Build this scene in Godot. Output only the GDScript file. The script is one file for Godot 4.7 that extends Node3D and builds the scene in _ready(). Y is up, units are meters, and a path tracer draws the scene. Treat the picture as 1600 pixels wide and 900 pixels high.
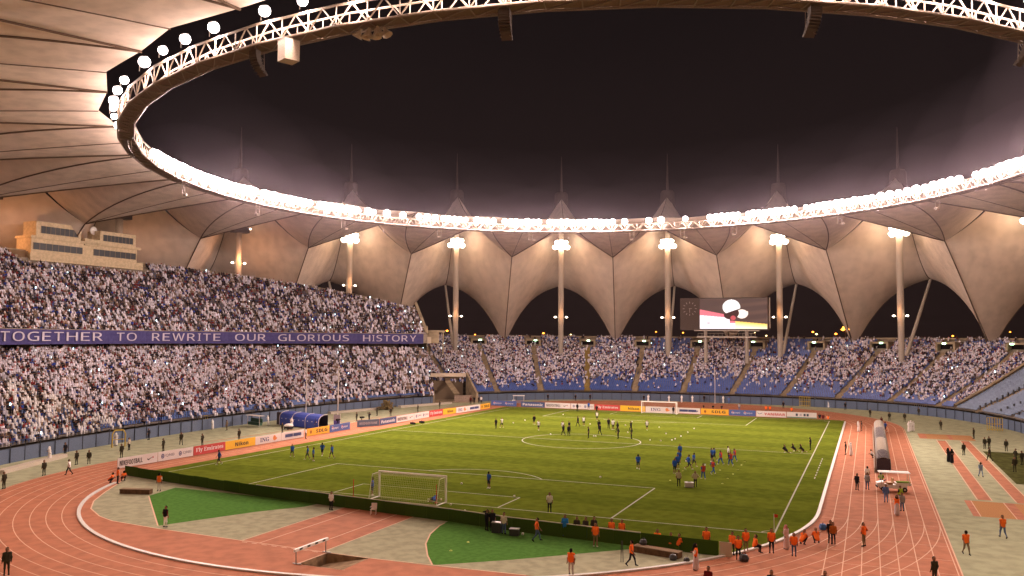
extends Node3D
# A round stadium at night: pitch, running track, two-tier stands full of people, a ring truss of floodlights
# and a tent roof of mast-held canopies. y is up, units are metres, the pitch centre is the origin, the far goal is at -z.

const CENTRE := Vector3(1.7, 0, 3.3)          # centre of the ring of masts
const RING := Vector3(2.76, 0, 1.5)           # centre of the ring truss
const PHASE := -66.47                         # bearing of the mast that stands over the left stand
const LOWER_RIM := 131.0
var used := {}
var rng := RandomNumberGenerator.new()
var mats := {}
var meshes := {}
var bodies := {}
var grain: ImageTexture
var blotch: ImageTexture
var weave: ImageTexture
var turf: ImageTexture
var worn: ImageTexture

# ------------------------------------------------------------------ names and tags
func numbered(n: String, parent: Node) -> String:
	var key := str(parent.get_instance_id()) + n
	var k: int = used.get(key, 0)
	used[key] = k + 1
	return n if k == 0 else "%s_%03d" % [n, k]

func tag(o: Node, label := "", category := "", group := "", kind := "") -> Node:
	if label: o.set_meta("label", label)
	if category: o.set_meta("category", category)
	if group: o.set_meta("group", group)
	if kind: o.set_meta("kind", kind)
	return o

func thing(n: String, label: String, category: String, at := Vector3.ZERO, turn := 0.0, group := "") -> Node3D:
	var o := Node3D.new()
	o.name = numbered(n, self)
	add_child(o, true)
	o.position = at
	o.rotation_degrees.y = turn
	tag(o, label, category, group)
	return o

func part(n: String, m: Mesh, mat: Material, parent: Node = self, at := Vector3.ZERO) -> MeshInstance3D:
	var o := MeshInstance3D.new()
	o.name = numbered(n, parent)
	o.mesh = m
	o.material_override = mat
	o.position = at
	parent.add_child(o, true)
	return o

func structure(n: String, m: Mesh, mat: Material) -> MeshInstance3D:
	var o := part(n, m, mat)
	tag(o, "", "", "", "structure")
	return o

func scatter(n: String, m: Mesh, mat: Material, where: Array, parent: Node, tints := PackedColorArray()) -> MultiMeshInstance3D:
	var mm := MultiMesh.new()
	mm.transform_format = MultiMesh.TRANSFORM_3D
	mm.use_colors = tints.size() > 0
	mm.mesh = m
	mm.instance_count = where.size()
	for i in where.size():
		mm.set_instance_transform(i, where[i])
		if tints.size() > 0:
			mm.set_instance_color(i, tints[i])
	var o := MultiMeshInstance3D.new()
	o.name = numbered(n, parent)
	o.multimesh = mm
	o.material_override = mat
	tag(o, "", "", "", "stuff")
	parent.add_child(o, true)
	return o

# ------------------------------------------------------------------ materials
func noise_image(size: int, freq: float, octaves: int, low: float, high: float, seed_: int) -> ImageTexture:
	var f := FastNoiseLite.new()
	f.seed = seed_
	f.noise_type = FastNoiseLite.TYPE_SIMPLEX
	f.frequency = freq
	f.fractal_octaves = octaves
	var src := f.get_seamless_image(size, size)
	var im := Image.create(size, size, false, Image.FORMAT_RGB8)
	for y in size:
		for x in size:
			var v: float = lerpf(low, high, src.get_pixel(x, y).r)
			im.set_pixel(x, y, Color(v, v, v))
	return ImageTexture.create_from_image(im)

func paint(key: String, c: Color, rough := 0.8, tex: Texture2D = null, scale := 0.2, metal := 0.0) -> StandardMaterial3D:
	if mats.has(key):
		return mats[key]
	var m := StandardMaterial3D.new()
	m.resource_name = key
	m.albedo_color = c.linear_to_srgb()
	m.roughness = rough
	m.metallic = metal
	if rough >= 0.8: m.metallic_specular = 0.15 if rough < 0.9 else 0.0
	if tex:
		m.albedo_texture = tex
		m.uv1_triplanar = true
		m.uv1_world_triplanar = true
		m.uv1_scale = Vector3(scale, scale, scale)
	mats[key] = m
	return m

func glow(key: String, c: Color, strength: float) -> StandardMaterial3D:
	var m := paint(key, Color(0.6, 0.6, 0.6), 0.4)
	m.emission_enabled = true
	m.emission = c
	m.emission_energy_multiplier = strength
	return m

func tinted(key: String, rough := 0.85) -> StandardMaterial3D:
	var m := paint(key, Color.WHITE, rough)
	m.vertex_color_use_as_albedo = true
	return m

# ------------------------------------------------------------------ shapes
func begin() -> SurfaceTool:
	var st := SurfaceTool.new()
	st.begin(Mesh.PRIMITIVE_TRIANGLES)
	st.set_smooth_group(-1)
	return st

func done(st: SurfaceTool) -> ArrayMesh:
	st.generate_normals()
	return st.commit()

func quad(st: SurfaceTool, a: Vector3, b: Vector3, c: Vector3, d: Vector3) -> void:
	for v in [a, b, c, a, c, d]:
		st.add_vertex(v)

func box(st: SurfaceTool, c: Vector3, s: Vector3, b := Basis.IDENTITY) -> void:
	var h := s * 0.5
	var p := []
	for i in 8:
		p.append(c + b * Vector3(h.x if i & 1 else -h.x, h.y if i & 2 else -h.y, h.z if i & 4 else -h.z))
	for f in [[0, 2, 3, 1], [4, 5, 7, 6], [0, 4, 6, 2], [1, 3, 7, 5], [2, 6, 7, 3], [0, 1, 5, 4]]:
		quad(st, p[f[0]], p[f[1]], p[f[2]], p[f[3]])

func box_mesh(s: Vector3, c := Vector3.ZERO) -> ArrayMesh:
	var key := "box%s%s" % [s, c]
	if not meshes.has(key):
		var st := begin()
		box(st, c, s)
		meshes[key] = done(st)
	return meshes[key]

func frame_to(dir: Vector3) -> Basis:
	var y := dir.normalized()
	var x := y.cross(Vector3.FORWARD if absf(y.z) < 0.9 else Vector3.RIGHT).normalized()
	return Basis(x, y, x.cross(y))

func tube(st: SurfaceTool, a: Vector3, b: Vector3, ra: float, rb := -1.0, n := 6, caps := true) -> void:
	if rb < 0.0: rb = ra
	var f := frame_to(b - a)
	for i in n:
		var t0 := TAU * i / n
		var t1 := TAU * (i + 1) / n
		var d0 := f.x * cos(t0) + f.z * sin(t0)
		var d1 := f.x * cos(t1) + f.z * sin(t1)
		quad(st, a + d0 * ra, b + d0 * rb, b + d1 * rb, a + d1 * ra)
		if caps:
			for v in [a, a + d0 * ra, a + d1 * ra, b, b + d1 * rb, b + d0 * rb]:
				st.add_vertex(v)

func bar(a: Vector3, b: Vector3, r: float, n := 6) -> ArrayMesh:
	var st := begin()
	tube(st, a, b, r, r, n)
	return done(st)

func cable(pts: Array, r: float, n := 5) -> ArrayMesh:
	var st := begin()
	for i in pts.size() - 1:
		tube(st, pts[i], pts[i + 1], r, r, n, false)
	return done(st)

func lathe(st: SurfaceTool, prof: Array, n := 12, at := Vector3.ZERO, f := Basis.IDENTITY) -> void:
	for k in prof.size() - 1:
		for i in n:
			var t0 := TAU * i / n
			var t1 := TAU * (i + 1) / n
			var a: Vector2 = prof[k]
			var b: Vector2 = prof[k + 1]
			quad(st, at + f * Vector3(cos(t0) * a.x, a.y, sin(t0) * a.x), at + f * Vector3(cos(t0) * b.x, b.y, sin(t0) * b.x),
				at + f * Vector3(cos(t1) * b.x, b.y, sin(t1) * b.x), at + f * Vector3(cos(t1) * a.x, a.y, sin(t1) * a.x))

func poly(pts: PackedVector2Array, y: float, st: SurfaceTool = null) -> SurfaceTool:
	if st == null: st = begin()
	var idx := Geometry2D.triangulate_polygon(pts)
	for k in range(0, idx.size(), 3):
		var a := pts[idx[k]]
		var b := pts[idx[k + 1]]
		var c := pts[idx[k + 2]]
		if (b - a).cross(c - a) < 0.0:
			var t := b
			b = c
			c = t
		for v in [a, b, c]:
			st.add_vertex(Vector3(v.x, y, v.y))
	return st

func strip(st: SurfaceTool, pts: PackedVector2Array, w: float, y: float, closed := false) -> void:
	var n := pts.size()
	var left := []
	var right := []
	for i in n:
		var p0 := pts[(i - 1 + n) % n] if closed or i > 0 else pts[i]
		var p1 := pts[(i + 1) % n] if closed or i < n - 1 else pts[i]
		var d := (p1 - p0).normalized().orthogonal() * w * 0.5
		left.append(Vector3(pts[i].x + d.x, y, pts[i].y + d.y))
		right.append(Vector3(pts[i].x - d.x, y, pts[i].y - d.y))
	for i in (n if closed else n - 1):
		var j := (i + 1) % n
		quad(st, left[i], left[j], right[j], right[i])

func line2(st: SurfaceTool, a: Vector2, b: Vector2, w: float, y: float) -> void:
	strip(st, PackedVector2Array([a, b]), w, y)

func arc2(c: Vector2, r: float, from: float, to: float, n: int) -> PackedVector2Array:
	var out := PackedVector2Array()
	for i in n + 1:
		var t := deg_to_rad(lerpf(from, to, float(i) / n))
		out.append(c + Vector2(cos(t), sin(t)) * r)
	return out

func oval(r: float, half := 42.2, n := 48) -> PackedVector2Array:
	var out := arc2(Vector2(0, half), r, 0, 180, n)
	out.append_array(arc2(Vector2(0, -half), r, 180, 360, n))
	return out

func lettering(text: String, font: String, bold: bool, italic := false) -> TextMesh:
	var key := "txt" + text + font + str(bold)
	if not meshes.has(key):
		var f := SystemFont.new()
		f.font_names = PackedStringArray([font])
		f.font_weight = 700 if bold else 400
		f.font_italic = italic
		var t := TextMesh.new()
		t.font = f
		t.text = text
		t.font_size = 32
		t.pixel_size = 0.02
		t.depth = 0.04
		t.curve_step = 2.0
		meshes[key] = t
	return meshes[key]

# text fitted into a box of the given width and height about `at`, facing +z of the parent
func words(parent: Node, n: String, text: String, at: Vector3, w: float, h: float, mat: Material, font := "Droid Sans", bold := true) -> void:
	var t := lettering(text, font, bold)
	var bb := t.get_aabb()
	if bb.size.x < 0.001: return
	var o := part(n, t, mat, parent)
	var s := Vector3(w / bb.size.x, h / bb.size.y, 0.4)
	o.scale = s
	var c := bb.get_center()
	o.position = at - Vector3(c.x * s.x, c.y * s.y, 0)

# ------------------------------------------------------------------ the plan of the bowl
func pol(th: float, r: float, h: float, c := CENTRE) -> Vector3:
	var a := deg_to_rad(th)
	return Vector3(c.x + r * sin(a), h, c.z - r * cos(a))

var front_cache := {}
func front(th: float) -> float:          # distance of the front wall from the centre on a bearing
	var key := roundf(th * 4.0)
	if front_cache.has(key): return front_cache[key]
	var a := deg_to_rad(key / 4.0)
	var lo := 40.0
	var hi := 120.0
	for i in 30:
		var m := (lo + hi) / 2
		var x := CENTRE.x + m * sin(a) - 3.0
		var z := CENTRE.z - m * cos(a)
		var n := 3.0 if x > 0 else 2.5
		if pow(absf(x / 65.5), n) + pow(absf(z / (90.5 if z < 0 else 99.0)), n) < 1.0: lo = m
		else: hi = m
	front_cache[key] = lo
	return lo

func in_left(th: float) -> bool:
	return th > -137.0 and th < -44.8

func lower_rim(th: float) -> float:
	return 91.0 if in_left(th) else LOWER_RIM

func lower_height(th: float, r: float) -> float:
	var f := front(th)
	if in_left(th): return 2.1 + 11.1 * (r - f) / (91.0 - f)
	var t := (r - f) / (LOWER_RIM - f)
	return 2.1 + 14.2 * (0.8 * t + 0.2 * t * t)

func upper_back(th: float) -> float:
	return 113.0 - 12.0 * pow(minf(absf(th + 90.0) / 44.0, 1.1), 2.4)

func upper_height(r: float) -> float:
	return 16.2 + (r - 90.0) * 0.69

# ------------------------------------------------------------------ people
# A body is one surface: tapered capsules between joints, joined by a smooth minimum and meshed as surface nets.
func joints(pose: String) -> Dictionary:
	var j := {"pelvis": Vector3(0, 0.95, 0), "chest": Vector3(0, 1.28, 0.0), "neck": Vector3(0, 1.47, 0), "head": Vector3(0, 1.61, -0.02)}
	for s in [["l", -1.0], ["r", 1.0]]:
		var k: String = s[0]
		var x: float = s[1]
		j["shoulder" + k] = Vector3(0.19 * x, 1.41, 0)
		j["elbow" + k] = Vector3(0.25 * x, 1.14, 0.03)
		j["wrist" + k] = Vector3(0.25 * x, 0.9, -0.06)
		j["hip" + k] = Vector3(0.09 * x, 0.92, 0)
		j["knee" + k] = Vector3(0.11 * x, 0.5, -0.02)
		j["ankle" + k] = Vector3(0.12 * x, 0.09, 0.03)
		j["toe" + k] = Vector3(0.14 * x, 0.04, -0.14)
	match pose:
		"walk", "run":
			var q := 1.0 if pose == "walk" else 1.5
			j.kneel = Vector3(-0.1, 0.53, -0.2 * q); j.anklel = Vector3(-0.1, 0.11, -0.28 * q); j.toel = Vector3(-0.1, 0.09, -0.28 * q - 0.16)
			j.kneer = Vector3(0.1, 0.5, 0.08); j.ankler = Vector3(0.1, 0.17 * q, 0.36 * q); j.toer = Vector3(0.1, 0.04 * q, 0.24 * q)
			j.elbowl = Vector3(-0.26, 1.15, 0.14 * q); j.wristl = Vector3(-0.26, 0.95 + 0.1 * (q - 1), 0.1)
			j.elbowr = Vector3(0.26, 1.15, -0.08 * q); j.wristr = Vector3(0.24, 0.95 + 0.2 * (q - 1), -0.24)
		"hips":
			j.elbowl = Vector3(-0.4, 1.17, 0.05); j.wristl = Vector3(-0.2, 1.02, -0.09)
			j.elbowr = Vector3(0.4, 1.17, 0.05); j.wristr = Vector3(0.2, 1.02, -0.09)
		"fold":
			j.elbowl = Vector3(-0.25, 1.15, -0.06); j.wristl = Vector3(0.03, 1.17, -0.22)
			j.elbowr = Vector3(0.25, 1.14, -0.06); j.wristr = Vector3(-0.04, 1.2, -0.24)
		"camera":
			j.elbowl = Vector3(-0.26, 1.24, -0.2); j.wristl = Vector3(-0.09, 1.52, -0.25)
			j.elbowr = Vector3(0.26, 1.24, -0.2); j.wristr = Vector3(0.09, 1.52, -0.25)
		"reach":
			j.elbowr = Vector3(0.42, 1.3, -0.1); j.wristr = Vector3(0.62, 1.38, -0.16)
			j.anklel = Vector3(-0.2, 0.09, 0.03); j.ankler = Vector3(0.2, 0.09, 0.03)
		"sit", "crouch", "stretch":
			var low := -0.43 if pose == "sit" else -0.6
			for k in ["pelvis", "chest", "neck", "head", "shoulderl", "shoulderr", "hipl", "hipr", "elbowl", "elbowr", "wristl", "wristr"]:
				j[k] += Vector3(0, low, 0)
			for k in ["chest", "neck", "head", "shoulderl", "shoulderr"]:
				j[k] += Vector3(0, -0.03, -0.08 if pose == "sit" else -0.2)
			for s in [["l", -1.0], ["r", 1.0]]:
				var x: float = s[1]
				var k: String = s[0]
				if pose == "sit":
					j["knee" + k] = Vector3(0.12 * x, 0.5, -0.42); j["ankle" + k] = Vector3(0.13 * x, 0.09, -0.4); j["toe" + k] = Vector3(0.14 * x, 0.04, -0.57)
					j["elbow" + k] = Vector3(0.27 * x, 0.72, -0.12); j["wrist" + k] = Vector3(0.15 * x, 0.62, -0.34)
				else:
					j["hip" + k] += Vector3(0, 0, 0.12)
					j["knee" + k] = Vector3(0.17 * x, 0.5, -0.3); j["ankle" + k] = Vector3(0.15 * x, 0.09, 0.02); j["toe" + k] = Vector3(0.17 * x, 0.04, -0.15)
					j["elbow" + k] = Vector3(0.26 * x, 0.6, -0.3); j["wrist" + k] = Vector3(0.12 * x, 0.55, -0.48)
			if pose != "sit": j.pelvis += Vector3(0, 0, 0.12)
			if pose == "stretch":
				j.kneer = Vector3(0.2, 0.1, 0.1); j.ankler = Vector3(0.24, 0.09, 0.5); j.toer = Vector3(0.24, 0.05, 0.64)
		"dive":
			j.elbowl = Vector3(-0.24, 1.66, -0.08); j.wristl = Vector3(-0.16, 1.92, -0.16)
			j.elbowr = Vector3(0.24, 1.66, -0.08); j.wristr = Vector3(0.14, 1.92, -0.16)
			j.kneel = Vector3(-0.1, 0.52, -0.2); j.anklel = Vector3(-0.1, 0.2, 0.05); j.toel = Vector3(-0.1, 0.08, 0.02)
			for k in j.keys():
				var p: Vector3 = j[k]
				j[k] = Vector3(0.95 - p.y, 0.3 + p.x * 0.95, p.z)
	return j

func bones(pose: String, robed: bool) -> Array:
	var j := joints(pose)
	var up: Vector3 = (j.neck - j.pelvis).normalized()
	var side: Vector3 = (j.shoulderr - j.shoulderl).normalized()
	var fwd: Vector3 = up.cross(side)
	var b := []
	for x in [-1.0, 1.0]:
		b.append([j.pelvis + side * 0.06 * x, j.chest + side * 0.08 * x, 0.122, 0.128, "top"])
	b.append([j.shoulderl, j.shoulderr, 0.075, 0.075, "top"])
	b.append([j.neck - up * 0.06, j.head, 0.06, 0.055, "skin"])
	b.append([j.head - up * 0.03, j.head + up * 0.05, 0.085, 0.1, "skin"])
	b.append([j.head - fwd * 0.09 - up * 0.02, j.head - fwd * 0.115 - up * 0.03, 0.025, 0.02, "skin"])
	b.append([j.head + up * 0.075 + fwd * 0.02, j.head + up * 0.02 + fwd * 0.05, 0.096, 0.09, "hair"])
	if robed:
		b.append([j.head + up * 0.06 + fwd * 0.03, j.head - up * 0.2 + fwd * 0.07, 0.115, 0.16, "hair"])
		b.append([j.pelvis + up * 0.05, Vector3(0, 0.2, 0), 0.17, 0.22, "skirt"])
	for k in ["l", "r"]:
		b.append([j["shoulder" + k], j["elbow" + k], 0.062, 0.048, "sleeve"])
		b.append([j["elbow" + k], j["wrist" + k], 0.045, 0.033, "fore"])
		var d: Vector3 = (j["wrist" + k] - j["elbow" + k]).normalized()
		b.append([j["wrist" + k], j["wrist" + k] + d * 0.08, 0.034, 0.038, "skin"])
		b.append([j["hip" + k], j["knee" + k], 0.092, 0.062, "thigh"])
		b.append([j["knee" + k], j["ankle" + k], 0.062, 0.042, "calf"])
		b.append([j["ankle" + k], j["toe" + k], 0.05, 0.038, "shoe"])
	return b

func body(pose: String) -> Dictionary:
	if bodies.has(pose): return bodies[pose]
	var robed := pose == "robe_stand"
	var shape := "fold" if robed else pose
	var bs := bones(shape, robed)
	var cell := 0.035
	var lo := Vector3(9, 9, 9)
	var hi := Vector3(-9, -9, -9)
	for b in bs:
		for e in [0, 1]:
			var q: Vector3 = b[e]
			var r: float = b[2 + e] + 0.1
			lo = lo.min(q - Vector3(r, r, r))
			hi = hi.max(q + Vector3(r, r, r))
	var nx := int((hi.x - lo.x) / cell) + 2
	var ny := int((hi.y - lo.y) / cell) + 2
	var nz := int((hi.z - lo.z) / cell) + 2
	var field := PackedFloat32Array()
	field.resize(nx * ny * nz)
	field.fill(1.0)
	var near := PackedFloat32Array()
	near.resize(nx * ny * nz)
	near.fill(9.0)
	var owner := PackedByteArray()
	owner.resize(nx * ny * nz)
	for bi in bs.size():
		var a: Vector3 = bs[bi][0]
		var ab: Vector3 = bs[bi][1] - a
		var l2 := maxf(ab.length_squared(), 1e-9)
		var ra: float = bs[bi][2]
		var rb: float = bs[bi][3]
		var m := maxf(ra, rb) + 0.1
		var mn := ((a.min(a + ab) - lo - Vector3(m, m, m)) / cell).floor()
		var mx := ((a.max(a + ab) - lo + Vector3(m, m, m)) / cell).ceil()
		for x in range(maxi(0, int(mn.x)), mini(nx, int(mx.x) + 1)):
			for y in range(maxi(0, int(mn.y)), mini(ny, int(mx.y) + 1)):
				for z in range(maxi(0, int(mn.z)), mini(nz, int(mx.z) + 1)):
					var p := lo + Vector3(x, y, z) * cell
					var t := clampf((p - a).dot(ab) / l2, 0.0, 1.0)
					var d := (p - a - ab * t).length() - lerpf(ra, rb, t)
					var i := (x * ny + y) * nz + z
					if d < near[i]:
						near[i] = d
						owner[i] = bi
					var h := maxf(0.05 - absf(field[i] - d), 0.0) / 0.05
					field[i] = minf(field[i], d) - h * h * 0.0125
	var at := {}
	var verts := PackedVector3Array()
	var regions := PackedStringArray()
	var corner := [Vector3i(0, 0, 0), Vector3i(1, 0, 0), Vector3i(0, 1, 0), Vector3i(1, 1, 0), Vector3i(0, 0, 1), Vector3i(1, 0, 1), Vector3i(0, 1, 1), Vector3i(1, 1, 1)]
	var edges := [[0, 1], [2, 3], [4, 5], [6, 7], [0, 2], [1, 3], [4, 6], [5, 7], [0, 4], [1, 5], [2, 6], [3, 7]]
	for x in nx - 1:
		for y in ny - 1:
			for z in nz - 1:
				var v := []
				var inside := 0
				for c in corner:
					var f := field[((x + c.x) * ny + y + c.y) * nz + z + c.z]
					v.append(f)
					if f < 0.0: inside += 1
				if inside == 0 or inside == 8: continue
				var sum := Vector3.ZERO
				var n := 0
				for e in edges:
					var f0: float = v[e[0]]
					var f1: float = v[e[1]]
					if (f0 < 0.0) != (f1 < 0.0):
						sum += Vector3(corner[e[0]]).lerp(Vector3(corner[e[1]]), f0 / (f0 - f1))
						n += 1
				at[(x * ny + y) * nz + z] = verts.size()
				verts.append(lo + (Vector3(x, y, z) + sum / n) * cell)
				regions.append(bs[owner[(x * ny + y) * nz + z]][4])
	var index := PackedInt32Array()
	for x in range(1, nx - 1):
		for y in range(1, ny - 1):
			for z in range(1, nz - 1):
				var i := (x * ny + y) * nz + z
				var s0 := field[i] < 0.0
				var around := [[ny * nz, [0, nz, nz + 1, 1]], [nz, [0, 1, ny * nz + 1, ny * nz]], [1, [0, ny * nz, ny * nz + nz, nz]]]
				for q in around:
					if (field[i + q[0]] < 0.0) == s0: continue
					var ids := []
					for o in q[1]:
						if at.has(i - o): ids.append(at[i - o])
					if ids.size() < 4: continue
					if s0: index.append_array(PackedInt32Array([ids[0], ids[2], ids[1], ids[0], ids[3], ids[2]]))
					else: index.append_array(PackedInt32Array([ids[0], ids[1], ids[2], ids[0], ids[2], ids[3]]))
	# fingers, thumbs, eyes and ears: small pieces joined to the same surface
	var j := joints(shape)
	var fwd: Vector3 = (j.neck - j.pelvis).normalized().cross((j.shoulderr - j.shoulderl).normalized())
	var up: Vector3 = (j.neck - j.pelvis).normalized()
	var side: Vector3 = (j.shoulderr - j.shoulderl).normalized()
	var spikes := []
	for k in ["l", "r"]:
		var d: Vector3 = (j["wrist" + k] - j["elbow" + k]).normalized()
		var across := d.cross(side).normalized() if absf(d.dot(side)) < 0.9 else up
		var curl := d.cross(across).normalized() * (1.0 if k == "l" else -1.0)
		var w: Vector3 = j["wrist" + k]
		for f in 4:
			var root := w + d * 0.085 + across * (0.02 * (f - 1.5))
			spikes.append([root, root + d * [0.06, 0.075, 0.07, 0.05][f] + curl * 0.025, 0.011, "skin"])
		spikes.append([w + d * 0.03 + across * 0.03, w + d * 0.085 + across * 0.065, 0.012, "skin"])
	for x in [-1.0, 1.0]:
		spikes.append([j.head + side * 0.036 * x - fwd * 0.085 + up * 0.02, j.head + side * 0.036 * x - fwd * 0.102 + up * 0.02, 0.014, "eye"])
		spikes.append([j.head + side * 0.09 * x - up * 0.01, j.head + side * 0.115 * x + up * 0.02, 0.025, "skin"])
	if pose == "camera":
		spikes.append([j.head - fwd * 0.12 + up * 0.0, j.head - fwd * 0.42, 0.07, "eye"])
	for s in spikes:
		var f := frame_to(s[1] - s[0])
		var base := verts.size()
		for e in [0, 1]:
			for i in 4:
				var t := TAU * i / 4.0
				verts.append(s[e] + (f.x * cos(t) + f.z * sin(t)) * s[2] * (1.0 if e == 0 else 0.75))
				regions.append(s[3])
		for i in 4:
			var n := (i + 1) % 4
			index.append_array(PackedInt32Array([base + i, base + 4 + i, base + 4 + n, base + i, base + 4 + n, base + n]))
		index.append_array(PackedInt32Array([base + 4, base + 6, base + 5, base + 4, base + 7, base + 6]))
	bodies[pose] = {"verts": verts, "index": index, "regions": regions}
	return bodies[pose]

const SKIN := Color(0.28, 0.16, 0.1)
const HAIR := Color(0.015, 0.012, 0.01)
const WHITE := Color(0.86, 0.84, 0.82)
const BLACK := Color(0.018, 0.018, 0.02)
const ORANGE := Color(0.95, 0.19, 0.035)
const NAVY := Color(0.02, 0.025, 0.06)
const KIT := Color(0.03, 0.1, 0.42)
const JEANS := Color(0.09, 0.13, 0.24)
const KHAKI := Color(0.2, 0.15, 0.08)
const ARMY := Color(0.045, 0.04, 0.025)

func outfit(n: String) -> Dictionary:
	var o := {"skin": SKIN, "eye": BLACK, "hair": HAIR, "top": BLACK, "sleeve": BLACK, "fore": BLACK, "thigh": BLACK, "calf": BLACK, "shoe": BLACK, "skirt": WHITE}
	var legs := func(c: Color) -> void:
		o.thigh = c
		o.calf = c
	var upper := func(c: Color) -> void:
		o.top = c
		o.sleeve = c
		o.fore = c
	if n.begins_with("bib"):
		o.top = ORANGE
		o.sleeve = Color(0.7, 0.12, 0.03)
		o.fore = SKIN
	match n:
		"army": upper.call(ARMY); legs.call(ARMY)
		"army_tan": upper.call(Color(0.16, 0.12, 0.07)); legs.call(Color(0.14, 0.11, 0.06))
		"white_shirt": upper.call(WHITE); o.fore = SKIN
		"beige_shirt": upper.call(Color(0.55, 0.48, 0.38)); o.fore = SKIN
		"cream_jeans": upper.call(Color(0.6, 0.55, 0.45)); o.fore = SKIN; legs.call(JEANS)
		"grey_jeans": upper.call(Color(0.3, 0.3, 0.3)); o.fore = SKIN; legs.call(JEANS)
		"robe_white": upper.call(WHITE); o.hair = WHITE
		"robe_pink": upper.call(Color(0.62, 0.5, 0.5)); o.hair = Color(0.5, 0.2, 0.2); o.skirt = Color(0.6, 0.5, 0.5)
		"abaya": upper.call(BLACK); o.skirt = BLACK
		"bib_robe": o.sleeve = WHITE; o.fore = WHITE; o.skirt = Color(0.6, 0.55, 0.58)
		"bib_white": o.sleeve = WHITE; legs.call(Color(0.5, 0.45, 0.4))
		"bib_jeans": legs.call(JEANS)
		"bib_khaki": legs.call(KHAKI)
		"bib_bare": o.thigh = KHAKI; o.calf = SKIN; o.shoe = WHITE
		"bib_brown": upper.call(Color(0.4, 0.12, 0.02))
		"bib_green": upper.call(Color(0.35, 0.55, 0.06)); o.sleeve = NAVY
		"black_yellow": o.sleeve = Color(0.1, 0.02, 0.02); o.fore = SKIN; legs.call(WHITE)
		"blue_kit": upper.call(KIT); o.fore = SKIN; o.thigh = NAVY; o.calf = SKIN; o.shoe = WHITE
		"blue_suit": upper.call(Color(0.03, 0.2, 0.62)); legs.call(Color(0.03, 0.2, 0.62))
		"dark_blue": legs.call(Color(0.03, 0.2, 0.6)); upper.call(Color(0.05, 0.04, 0.035))
		"dark_red": upper.call(Color(0.12, 0.012, 0.012))
		"dark_white": upper.call(BLACK); o.thigh = BLACK; o.calf = SKIN; o.shoe = WHITE
		"overall_blue": upper.call(Color(0.12, 0.2, 0.45)); legs.call(Color(0.12, 0.2, 0.45))
		"pale_blue": upper.call(Color(0.25, 0.35, 0.5)); legs.call(Color(0.2, 0.28, 0.42))
		"red_bib": o.top = Color(0.6, 0.08, 0.05); o.sleeve = KIT; o.fore = SKIN; o.thigh = KIT; o.calf = KIT; o.shoe = WHITE
		"white_kit": o.top = WHITE; o.fore = SKIN; o.calf = SKIN; o.shoe = WHITE
		"dark": o.fore = SKIN if rng.randf() < 0.5 else BLACK
	return o

func dressed(pose: String, clothes: String) -> ArrayMesh:
	var key := "body" + pose + clothes
	if meshes.has(key): return meshes[key]
	var g := body(pose)
	var o := outfit(clothes)
	var st := SurfaceTool.new()
	st.begin(Mesh.PRIMITIVE_TRIANGLES)
	var verts: PackedVector3Array = g.verts
	var regions: PackedStringArray = g.regions
	for i in verts.size():
		st.set_color(o[regions[i]])
		st.add_vertex(verts[i])
	for i in g.index:
		st.add_index(i)
	st.generate_normals()
	meshes[key] = st.commit()
	return meshes[key]

func person(called: String, pose: String, clothes: String, x: float, z: float, turn: float, label: String, group := "") -> MeshInstance3D:
	var o := part(called, dressed(pose, clothes), tinted("cloth and skin"), self, Vector3(x, 0.03, z))
	o.rotation_degrees.y = turn
	o.scale = Vector3.ONE * rng.randf_range(0.97, 1.05)
	tag(o, label, "person", group)
	return o

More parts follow.
